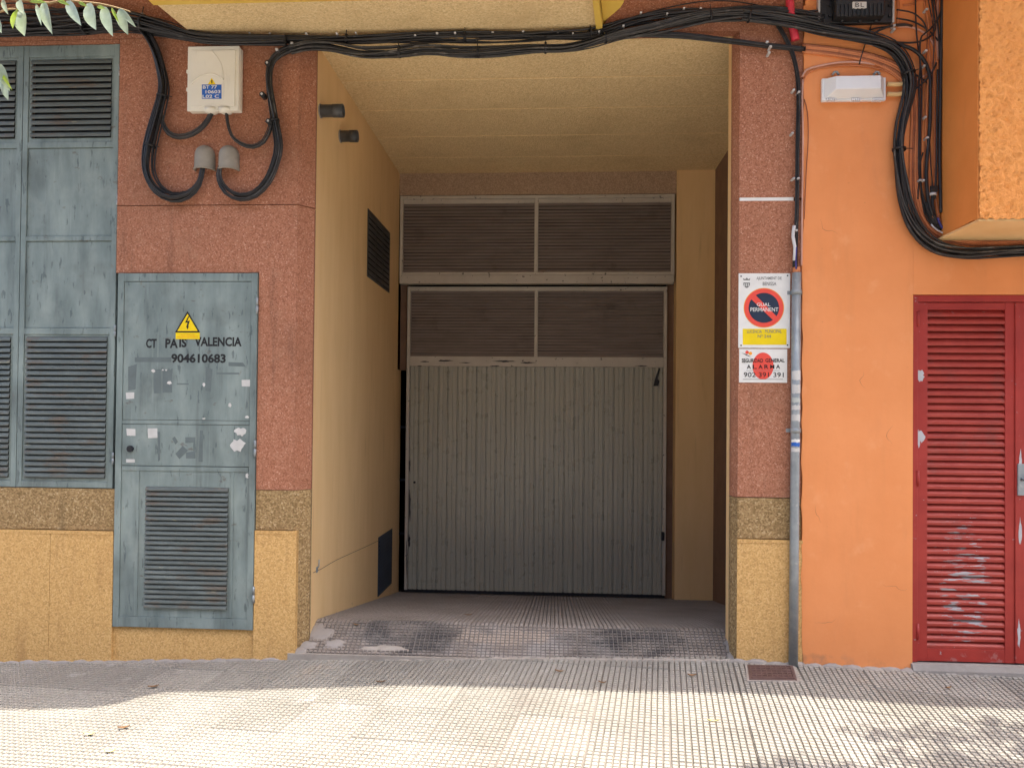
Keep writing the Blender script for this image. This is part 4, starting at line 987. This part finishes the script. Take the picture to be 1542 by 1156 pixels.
# ================================================================== RED LOUVRED DOOR
RD = thing('louvred_door', ((xr0+xr1)/2, .0, zr0), 'red louvred double door with flaking paint, in the orange wall', 'door')
fw = .055
fr = MB(); y0r = -.006
xm_ = X(1529.5, 720, 0)          # meeting line of the two leaves
jb = .036
fr.box(xr0+.002, xr0+jb, y0r, .12, zr0+.002, zr1-.002, .003); fr.box(xr1-jb, xr1-.002, y0r, .12, zr0+.002, zr1-.002, .003)
fr.box(xr0+jb, xr1-jb, y0r+.001, .12, zr1-.045, zr1-.002, .003)
fr.build('frame', 'red_paint', RD)
def red_leaf(x0, x1, first):
    zt, zb = zr1-.048, zr0+.006; sw1 = X(1397,720,0)-(xr0+jb) if first else .06; sw2 = x1 - X(1514,720,0) if first else .08
    zl1, zl0 = Z(1450, 466, 0), Z(1450, 977, 0)
    m = MB(); yf, yb = .004, .05
    m.box(x0+.002, x0+sw1, yf, yb, zb, zt, .002); m.box(x1-sw2, x1-.002, yf, yb, zb, zt, .002)
    m.box(x0+sw1, x1-sw2, yf+.001, yb, zl1, zt-.001, .002); m.box(x0+sw1, x1-sw2, yf+.001, yb, zb+.001, zl0, .002)
    lf = m.build('leaf', 'red_paint', RD)
    box('back_sheet', 'jamb_brown', lf, x0+sw1, x1-sw2, .072, .08, zl0, zl1)
    def prof(p): return [(-.0155, p*.02), (-.0165, p*.16), (-.0165, p*.38), (-.013, p*.5), (.016, p*1.15), (.017, p*1.06), (-.010, p*.30), (-.012, p*.02)]
    louvre(lf, x0+sw1-.004, x1-sw2+.004, zl0, zl1, 47 if True else 0, .024, prof, 'red_slat', jit=.012)
    return lf
l1 = red_leaf(xr0+jb, xm_, True)
red_leaf(xm_+.003, xr1-jb, False)
box('cover_strip', 'red_paint', RD, xm_-.004, xm_+.022, -.004, .0035, zr0+.01, zr1-.05, .002)
q = at(1538, 722, -.01); box('handle_plate', 'galvanised', RD, q.x-.022, q.x+.022, -.014, .003, q.z-.10, q.z+.10, .003)
MB().tube([q+Vector((0,-.004,0)), q+Vector((0,-.05,0)), q+Vector((.03,-.055,0)), q+Vector((.12,-.055,0))], .009, 10).build('handle', 'galvanised', RD)
for i, (cx, cy, rx, ry) in enumerate(((1386,565,8,12),(1387,657,7,11),(1384,660,3,18),(1536,700,3,28),(1536,800,3,25),(1534,955,3,26))):
    pts = blob(cx, cy, rx, ry, 18, .55, 60+i); P = [at(x, y, 0) for x, y in pts]; yq = .0032 if cx < 1500 else -.0048
    MB().prism_y([(p.x, p.z) for p in P], yq - i*.00002, yq+.002).build('bare_patch', 'primer_grey', RD if cx > 1500 else l1)
for py in (480, 720, 950):
    hz = Z(1374, py, 0); MB().tube([(xr0+jb, -.006, hz-.05), (xr0+jb, -.006, hz+.05)], .009, 10).build('hinge', 'red_paint', RD)

# ================================================================== PASSAGE FITTINGS
YD = YB + .05
# fixed transom grille
TG = thing('transom_grille', at(809, 427, YD), 'fixed two-bay louvred grille above the garage door', 'grille')
a, b, c_, d_ = rect(602, 293.5, 1016, 427, YB-.01)
yf = YB - .012
zsub = Z(809, 414, yf); xmul0, xmul1 = X(804.5, 355, yf), X(810.5, 355, yf); zti = Z(809, 305, yf); zto = Z(809, 298.5, yf)
fr = MB(); s_ = .034
fr.box(a, a+s_, yf, yf+.05, zsub, d_, .003); fr.box(b-s_, b, yf, yf+.05, zsub, d_, .003); fr.box(a+s_, b-s_, yf+.001, yf+.05, zto, d_-.001, .003)
fr.box(a+s_, b-s_, yf+.001, yf+.05, zsub, zsub+.032, .003); fr.box(xmul0, xmul1, yf+.0015, yf+.05, zsub+.032, zto, .003)
fr.box(a+s_, xmul0, yf+.014, yf+.05, zti, zto-.001, .002); fr.box(xmul1, b-s_, yf+.014, yf+.05, zti, zto-.001, .002)
fr.build('frame', 'frame_cream', TG)
box('sill', 'frame_cream', TG, a+.003, b-.003, yf-.006, yf+.08, c_, zsub-.003, .003)
for u0, u1 in ((a+s_, xmul0), (xmul1, b-s_)):
    louvre(TG, u0+.001, u1-.001, zsub+.034, zti, 21, yf+.03, blade_prof(.010, .0035), 'louvre_brown', jit=.01)
    box('back_sheet', 'void_black', TG, u0, u1, yf+.062, yf+.07, zsub+.03, zti+.02)
# tilting garage door
yg = YB + .055
GD = thing('garage_door', (X(808,890,yg), yg, floor_z(YB)), 'grey-cream up-and-over garage door of ribbed boards with louvres on top', 'garage door')
a, b, c_, d_ = rect(611, 431.5, 1003.5, 895, yg)
zl0, zl1 = Z(808, 537, yg), Z(808, 438, yg); zp = Z(808, 552, yg); zbot = Z(808, 892, yg)
fr = MB(); s_ = .034; xm0, xm1 = X(804.5, 488, yg), X(810, 488, yg)
fr.box(a, a+s_, yg, yg+.06, zbot, d_, .003); fr.box(b-s_, b, yg, yg+.06, zbot, d_, .003); fr.box(a+s_, b-s_, yg+.001, yg+.06, zl1, d_-.001, .003)
fr.box(a+s_, b-s_, yg+.001, yg+.06, zp, zl0, .003); fr.box(xm0, xm1, yg+.0015, yg+.05, zl0, zl1, .003)
fr.build('frame', 'frame_cream', GD)
for u0, u1 in ((a+s_, xm0), (xm1, b-s_)):
    louvre(GD, u0+.001, u1-.001, zl0, zl1, 22, yg+.032, blade_prof(.010, .0035), 'louvre_brown', jit=.01)
    box('back_sheet', 'void_black', GD, u0, u1, yg+.063, yg+.07, zl0, zl1)
for px in (709, 905):
    xk = X(px, 490, yg+.05); box('mullion', 'dark_metal', GD, xk-.02, xk+.02, yg+.052, yg+.062, zl0, zl1)
nb = 26; pw = (b-a-2*s_)/nb
def board_prof(w_):
    m = MB()
    m.prism_z([(-w_/2, .016), (-w_/2+.005, .016), (-w_/2+.011, -.006), (-w_*.06, -.006), (-w_*.02, .003), (w_*.10, .003), (w_*.14, -.006), (w_/2-.011, -.006), (w_/2-.005, .016), (w_/2, .016), (w_/2, .022), (-w_/2, .022)], 0, zp-zbot-.005)
    return m.mesh('board', 'cream_door', (0,0,0))
bmsh = board_prof(pw)
for i in range(nb):
    put('board', bmsh, (a+s_+pw*(i+.5), yg+.018, zbot+.004), GD)
box('gap_shade_strip', 'dark_metal', GD, a+.005, b-.005, yg+.03, yg+.055, zbot-.03, zbot+.002)  # dark strip standing in for the shade in the gap under the door
q = at(998, 807, yg-.01); box('handle', 'black_case', GD, q.x-.016, q.x+.016, yg-.022, yg-.001, q.z-.045, q.z+.045, .006)
q = at(624, 726, yg+.0); MB().prism_y(ellipse(q.x, q.z, .012, .012, 16), yg+.002, yg+.012).build('lock', 'dark_metal', GD)
ppoly('loose_strap', 'dark_metal', GD, [(992.5,553),(986,572),(984,581),(991,581),(993,574),(990.5,570),(994,556)], yg-.002, yg+.004)
for i, (cx, cy, rx, ry) in enumerate(((617,760,1.8,28),(616,815,2.2,14),(617,700,1.2,18),(612.5,845,1.2,34),(670,543,14,1.6),(640,544.5,9,1.2),(760,544,22,1.5),(795,546,14,1.4),(966,551,11,1.1),(745,551,10,1.0),(700,546,10,1.0),(632,551,4,1))):
    P = [at(x, y, yg) for x, y in blob(cx, cy, rx, ry, 18, .6, 90+i)]
    MB().prism_y([(p.x, p.z) for p in P], yg-.0012, yg+.002).build('rust_chip', 'dark_metal', GD)
# dark blue metal strip door at the left of the garage door
a, b, c_, d_ = rect(598.5, 556, 612, 896, YB+.10)
BD = thing('side_panel', ((a+b)/2, YB+.2, floor_z(YB)), 'narrow dark blue metal panel squeezed between passage wall and garage door', 'panel')
box('sheet', 'blue_black_metal', BD, XL, b+.06, YB+.2, YB+.22, -.3, d_)
for py in (643, 722, 803): 
    zq = Z(605, py, YB+.19); box('rail', 'blue_black_metal', BD, XL, b+.05, YB+.185, YB+.199, zq-.012, zq+.012, .002)
# vents in the left wall
def wall_vent(p, ncol, nrow, label, mat):
    (ax, at_, ab), (bx2, bt, bb) = p
    A, B = atX(ax, at_, XL), atX(bx2, bt, XL); A2, B2 = atX(ax, ab, XL), atX(bx2, bb, XL)
    ya, yb = A.y, B.y; zt = (A.z+B.z)/2; zb = (A2.z+B2.z)/2
    v = thing('vent_grille', (XL, (ya+yb)/2, zb), label, 'vent')
    m = MB(); t = .022; xo = XL+.006
    m.box(XL+.0005, xo, ya, ya+t, zb, zt); m.box(XL+.0005, xo, yb-t, yb, zb, zt); m.box(XL+.0005, xo, ya+t, yb-t, zb, zb+t); m.box(XL+.0005, xo, ya+t, yb-t, zt-t, zt)
    w_ = (yb-ya-2*t)/ncol
    for k in range(1, ncol): m.box(XL+.0008, xo, ya+t+w_*k-.012, ya+t+w_*k+.012, zb+t, zt-t)
    m.build('frame', mat, v)
    box('back_sheet', 'void_black', v, XL+.0003, XL+.0012, ya+t, yb-t, zb+t, zt-t)
    p_ = (zt-zb-2*t)/nrow
    for c in range(ncol):
        y0_, y1_ = ya+t+w_*c+.012*(c>0), ya+t+w_*(c+1)-.012*(c<ncol-1)
        me = MB(); me.prism_y([(0, 0), (.010, -p_*.1), (.011, 0), (.001, p_*.75)], -(y1_-y0_)/2, (y1_-y0_)/2); me = me.mesh('slat', mat, (0,0,0))
        for r in range(nrow): put('slat', me, (XL+.0015, (y0_+y1_)/2, zb+t+p_*(r+.2)), v)
    return v
wall_vent(((553.5,317,419),(586.7,348,440)), 3, 11, 'black three-column vent grille high on the left passage wall', 'black_pipe')
wall_vent(((569.5,808,896),(590,796,878)), 1, 14, 'dark blue-black louvred vent low on the left passage wall', 'blue_black_metal')
def stub(px0, py, px1, r_px, label):
    A = atX(px0, py, XL); B = at(px1, py, A.y); r = r_px/F_PX*(A.y+5)
    o = thing('pipe_stub', A, label, 'pipe', 'drain pipe stubs on the passage wall')
    m = MB(); n = 20; L = B.x - XL
    rings = [(0, r), (L*.55, r), (L*.56, r*1.06), (L, r*1.06), (L, r*.88), (L*.3, r*.86)]
    for (dx, rr) in rings:
        for k in range(n):
            an = 2*math.pi*k/n; m.v.append((XL+dx, A.y+rr*math.cos(an), A.z+rr*math.sin(an)))
    for i in range(len(rings)-1):
        for k in range(n): k2 = (k+1) % n; m.face((i*n+k, i*n+k2, (i+1)*n+k2, (i+1)*n+k), True)
    m.face([(len(rings)-1)*n+k for k in range(n)])
    m.build('pipe', 'black_pipe', o)
    MB().tube([(XL+.0005, A.y, A.z), (XL+.008, A.y, A.z)], r*1.12, 18).build('collar', 'concrete', o)
stub(482, 167.5, 517, 9.5, 'upper black drain pipe stub poking out of the left passage wall')
stub(512, 205.5, 538.5, 8.5, 'lower black drain pipe stub, deeper inside on the left passage wall')
# crack-line filler spot and hook on the left wall
hk = atX(477, 855, XL)
ho = MB().tube([(XL+.001, hk.y, hk.z), (XL+.015, hk.y, hk.z+.01), (XL+.016, hk.y, hk.z+.06)], .004, 6).box(XL+.0005, XL+.004, hk.y-.02, hk.y+.02, hk.z-.03, hk.z+.01).build('wall_hook', 'galvanised')
tag(ho, 'tiny metal hook plate low on the left passage wall near the entrance', 'hook')
cr = [atX(x, y, XL) + Vector((.0008, 0, 0)) for x, y in ((471,862),(484,856),(497,848),(508,842),(530,832),(550,823),(569,814))]
MB().tube(cr, .0022, 4).build('crack', 'jamb_brown', BL)

# ================================================================== GROUND DETAILS
hq = [atG(1124,1003), atG(1130,1023), atG(1199,1026), atG(1195,1002)]
hc = sum(hq, Vector())/4
HT = thing('floor_hatch', hc, 'small rusty brown access hatch in the pavement at the foot of the pier', 'hatch')
U = (hq[3]-hq[0]+hq[2]-hq[1])/2; V = (hq[0]-hq[1]+hq[3]-hq[2])/2
def hbox(name, mat, u0, u1, v0, v1, z0, z1):
    m = MB(); c4 = [hc + U*u + V*v for u, v in ((u0,v0),(u1,v0),(u1,v1),(u0,v1))]
    m.v += [(p.x, p.y, p.z+z0) for p in c4] + [(p.x, p.y, p.z+z1) for p in c4]
    for q in ((0,3,2,1),(4,5,6,7),(0,1,5,4),(1,2,6,5),(2,3,7,6),(3,0,4,7)): m.face(q)
    return m.build(name, mat, HT)
zt = .008
hbox('rim', 'concrete', -.55, .55, -.56, .56, -.03, zt-.004)
hbox('cover', 'hatch_brown', -.5, .5, -.5, .5, -.02, zt)
for k in range(9): u = -.5 + (k+.5)/9; hbox('rib', 'hatch_brown', u-.012, u+.012, -.42, .42, zt-.001, zt+.004)
for k in range(6): v = -.5 + (k+.5)/6; hbox('rib', 'hatch_brown', -.44, .44, v-.014, v+.014, zt-.0012, zt+.0035)
def lump(name, mat, cx, cy, rx, ry, h, z, seed, parent=None, zf=None):
    rd = random.Random(seed); m = MB(); n = 16; rings = 4
    zf = zf or (lambda y: z)
    m.v.append((cx, cy, zf(cy)+h))
    jit = [rd.uniform(.6, 1.15) for _ in range(n)]
    for r in range(1, rings+1):
        f = r/rings
        for k in range(n):
            an = 2*math.pi*k/n; m.v.append((cx+rx*f*jit[k]*math.cos(an), cy+ry*f*jit[k]*math.sin(an), zf(cy+ry*f*jit[k]*math.sin(an)) + h*(1-f**2)*rd.uniform(.6,1.1) - (.01 if r == rings else 0)))
    for k in range(n): m.face((0, 1+k, 1+(k+1) % n), True)
    for r in range(rings-1):
        for k in range(n): a_ = 1+r*n; m.face((a_+k, a_+n+k, a_+n+(k+1)%n, a_+(k+1)%n), True)
    return m.build(name, mat, parent)
for i, (px, py, rx, ry, h) in enumerate(((462,984,.08,.04,.014),(480,966,.10,.08,.007),(505,980,.10,.04,.006),(590,985,.14,.03,.010),(450,992,.06,.03,.012),(1105,985,.05,.06,.02),(1100,970,.05,.09,.03),(560,986,.1,.02,.01))):
    g = at(px, py, .03); yy_ = .02 + (990-py)*.006
    lump('mortar_patch', 'cement_patch' if i in (3,7) else 'concrete', at(px, py, yy_).x, yy_, rx, ry, h, 0, i+1, pfo, floor_z)
# mortar fillet along the wall foot
for i in range(26):
    xx = -4.4 + i*.12
    if xx < XL-.2: lump('mortar_fillet', 'concrete', xx, -.014, .09, .018, .012+random.uniform(0,.008), ground_z(xx,0)-.002, 200+i, pave)
for i in range(24):
    xx = xq0 + i*.12
    lump('mortar_fillet', 'concrete', xx, -.02, .09, .022+.02*(xx>1.9), .013+random.uniform(0,.01), ground_z(xx,0)-.002, 300+i, pave)
for i in range(30):
    xx = XL + i*.1
    if xx < xq0: lump('mortar_fillet', 'cement_patch', xx, -.012, .08, .016, .010+random.uniform(0,.006), ground_z(xx,0)-.003, 400+i, pfo)
litter = ((231,1035,'dark curled scrap lying on the shaded paving in front of the teal door'), (573,1028,'thin dark twig at the shadow edge left of the passage'), (842,1012,'dry brown leaf on the shaded paving, centre of the passage mouth'), (907,1029,'small brown scrap on the paving, right of the centre leaf'),
          (1042,1018,'reddish dry leaf on the paving left of the brown hatch'), (1428,1037,'brown scrap on the shaded paving before the red door'), (1074,1087,'pale thin scrap on the sunlit paving below the brown hatch'), (165,1133,'pale yellow fallen leaf on the sunlit paving, lower left'), (134,1107,'flat pale leaf on the sunlit paving, left of the pale yellow one'),
          (186,1097,'tiny brown crumb on the sunlit paving below the teal utility door'), (705,927,'dark fallen leaf on the passage floor tiles'), (536,942,'small dry leaf near the left wall on the passage floor'))
for i, (px, py, lb) in enumerate(litter):
    if py > 985: g = atG(px, py)
    else:
        g = None
        for s in range(200):
            p = at(px, py, .02+s*.012)
            if p.z <= floor_z(p.y): g = p; break
    rd = random.Random(500+i); L = rd.uniform(.022, .034); W = L*.4 if i not in (1, 6) else L*.12
    m = MB(); n = 7; an = rd.uniform(-.5, .5)
    for k in range(n+1):
        u = k/n; wv = W*math.sin(math.pi*min(.98, max(.03, u)))
        for s_, zz_ in ((-1, .006), (0, .001), (1, .007)):
            lx, ly = (u-.5)*2*L, s_*wv
            m.v.append((g.x + lx*math.cos(an) - ly*math.sin(an), g.y + lx*math.sin(an) + ly*math.cos(an), g.z + .004 + zz_ + .008*(u-.5)**2*4))
    for k in range(n):
        for s_ in (0, 1): a_ = k*3+s_; m.face((a_, a_+1, a_+4, a_+3), True)
    tag(m.build('fallen_leaf', 'pale_leaf' if i in (6,7,8) else 'dry_leaf'), lb, 'litter', 'litter on the paving')

# ================================================================== TREES
def leaf_verts(m, base, axis, side, L, W, fold=.25, droop=.5, n=6):
    """one pointed leaf: two halves folded along the midrib"""
    nrm = axis.cross(side).normalized(); n0 = len(m.v)
    for k in range(n+1):
        u = k/n; wv = W*(math.sin(math.pi*u**.75)**.9 if 0 < u < 1 else .02)
        if u > .85: wv *= (1-u)/.15*.8+.05
        c = base + axis*(L*u) + Vector((0,0,-1))*(droop*L*u*u*.5)
        for s_ in (-1, 0, 1): m.v.append(tuple(c + side*(wv*s_) + nrm*(abs(s_)*wv*fold)))
    for k in range(n):
        for s_ in (0, 1): a_ = n0+k*3+s_; m.face((a_, a_+1, a_+4, a_+3), True)
def foliage(name, mat, parent, blobs, count, L, seed):
    rd = random.Random(seed); m = MB()
    for _ in range(count):
        c, r = rd.choice(blobs)
        v = Vector((rd.gauss(0,1), rd.gauss(0,1), rd.gauss(0,1))).normalized()*(rd.random()**.5)
        p = Vector(c) + Vector((v.x*r[0], v.y*r[1], v.z*r[2]))
        ax = Vector((rd.gauss(0,1), rd.gauss(0,1), rd.gauss(-.7,.6))).normalized()
        sd = ax.cross(Vector((rd.gauss(0,1), rd.gauss(0,1), rd.gauss(0,1)))).normalized(); l_ = L*rd.uniform(.7, 1.2); w_ = l_*.27; n0 = len(m.v)
        m.v += [tuple(p), tuple(p+ax*l_*.45+sd*w_), tuple(p+ax*l_), tuple(p+ax*l_*.45-sd*w_)]; m.face((n0, n0+1, n0+2, n0+3))
    o = m.build(name, mat, parent); o['kind'] = 'stuff'; return o
# left tree: trunk out of view, one twig reaching into the picture
YT = -2.5
tw0 = at(-60, -10, YT)
LT = thing('street_tree', (-4.3, -3.3, -.2), 'street tree whose leafy twig hangs into the top left corner', 'tree')
MB().tube(spline([(-4.3,-3.3,-.2), (-4.28,-3.28,1.2), (-4.33,-3.2,2.4), (-4.2,-3.25,3.4), (-4.1,-3.3,4.6)], .15), 0.09, 10).build('trunk', 'bark', LT)
br = MB().tube(spline([(-4.3,-3.22,2.3), (-3.6,-3.0,3.0), (-2.9,-2.7,3.15), tuple(at(-150,-30,YT)), tuple(at(-40,-14,YT))], .1), .016, 8).build('branch', 'bark', LT)
def twig(pts, parent):
    P = spline([at(*p, YT) if len(p) == 2 else at(*p) for p in pts], .02)
    MB().tube(P, [.0055*(1-.6*i/len(P)) for i in range(len(P))], 6).build('twig', 'twig', parent)
twig([(-60,-14),(10,-2),(50,1),(75,5),(95,0),(120,3),(150,6),(180,13),(196,18)], br)
twig([(-60,30),(-20,22),(0,18),(14,14),(25,14)], br)
twig([(-60,60),(-30,85),(-5,100),(8,115)], br)
def leaf_px(b, t, wpx, mat, parent, yaw=0.0, bow=.1):
    B = at(b[0], b[1], YT + random.uniform(-.02, .02)); T = at(t[0], t[1], YT + yaw)
    ax = (T-B); L = ax.length; ax.normalize()
    sd = ax.cross(Vector((random.uniform(-.2,.2), 1, .1))).normalized(); m = MB()
    leaf_verts(m, B, ax, sd, L*1.08, wpx/F_PX*2.5/2*random.uniform(.95, 1.4), random.uniform(.15,.4), bow*random.uniform(.3,2.5)); m.build('leaf', mat, parent)
for b_, t_, wp, mt in (((3,0),(12,15),8,'leaf_green'), ((27,0),(36,19),11,'leaf_green'), ((26,14),(20,37),14,'leaf_lime'), ((29,17),(37,49),17,'leaf_green'), ((54,6),(62,29),7,'leaf_green'), ((64,3),(78,40),17,'leaf_green'), ((100,2),(121,31),17,'leaf_green'),
        ((131,6),(144,41),17,'leaf_green'), ((154,10),(169,47),15,'leaf_green'), ((178,16),(192,49),14,'leaf_green'), ((178,13),(203,35),9,'leaf_green'), ((42,1),(68,2),6,'leaf_lime'), ((85,0),(104,6),6,'leaf_lime'), ((118,4),(131,8),4,'leaf_lime'), ((146,10),(158,11),5,'leaf_lime'), ((168,12),(178,30),5,'leaf_lime'),
        ((-6,28),(2,46),9,'leaf_green'), ((-4,95),(14,130),12,'leaf_green'), ((-8,105),(2,128),9,'leaf_green'), ((5,118),(12,148),14,'leaf_green'), ((0,108),(17,131),4,'leaf_lime')):
    leaf_px(b_, t_, wp, mt, br, random.uniform(-.075, -.02))
foliage('crown', 'leaf_crown', LT, [((-4.3,-3.7,4.9), (.9,.9,.7)), ((-4.9,-3.4,4.3), (.7,.8,.5)), ((-3.7,-4.1,4.6), (.7,.7,.6))], 1600, .09, 71)
# right tree: only its dappled shade is seen
RTt = thing('street_tree', (2.6, -4.35, -.2), 'street tree beside the viewer that dapples the paving at lower right', 'tree')
MB().tube(spline([(2.6,-4.35,-.2), (2.55,-4.3,1.3), (2.5,-4.2,2.7), (2.1,-3.8,3.8), (1.7,-3.2,4.7), (1.5,-2.7,5.3)], .15), 0.09, 10).build('trunk', 'bark', RTt)
crown = []
for px, py in ((1320,1095),(1420,1100),(1500,1090),(1540,1120),(1450,1135),(1380,1140),(1530,1150),(1250,1150),(1180,1150),(1600,1090),(1650,1130)):
    p = shade_to(px, py, 4.6 + random.uniform(-.4, .5)); crown.append(((p.x, p.y-.05, p.z), (.22, .14, .2)))
for _ in range(14):
    p = shade_to(random.uniform(900, 1900), random.uniform(1190, 1500), random.uniform(4.4, 5.4)); crown.append(((p.x, p.y, p.z), (.35, .3, .3)))
for (c, r) in crown: MB().tube([(2.1,-3.8,3.8), ((c[0]+2.1)/2, (c[1]-3.8)/2, c[2]*.5+2.1), c], [.02,.012,.004], 5).build('limb', 'bark', RTt)
foliage('crown', 'leaf_crown', RTt, crown, 2300, .085, 72)
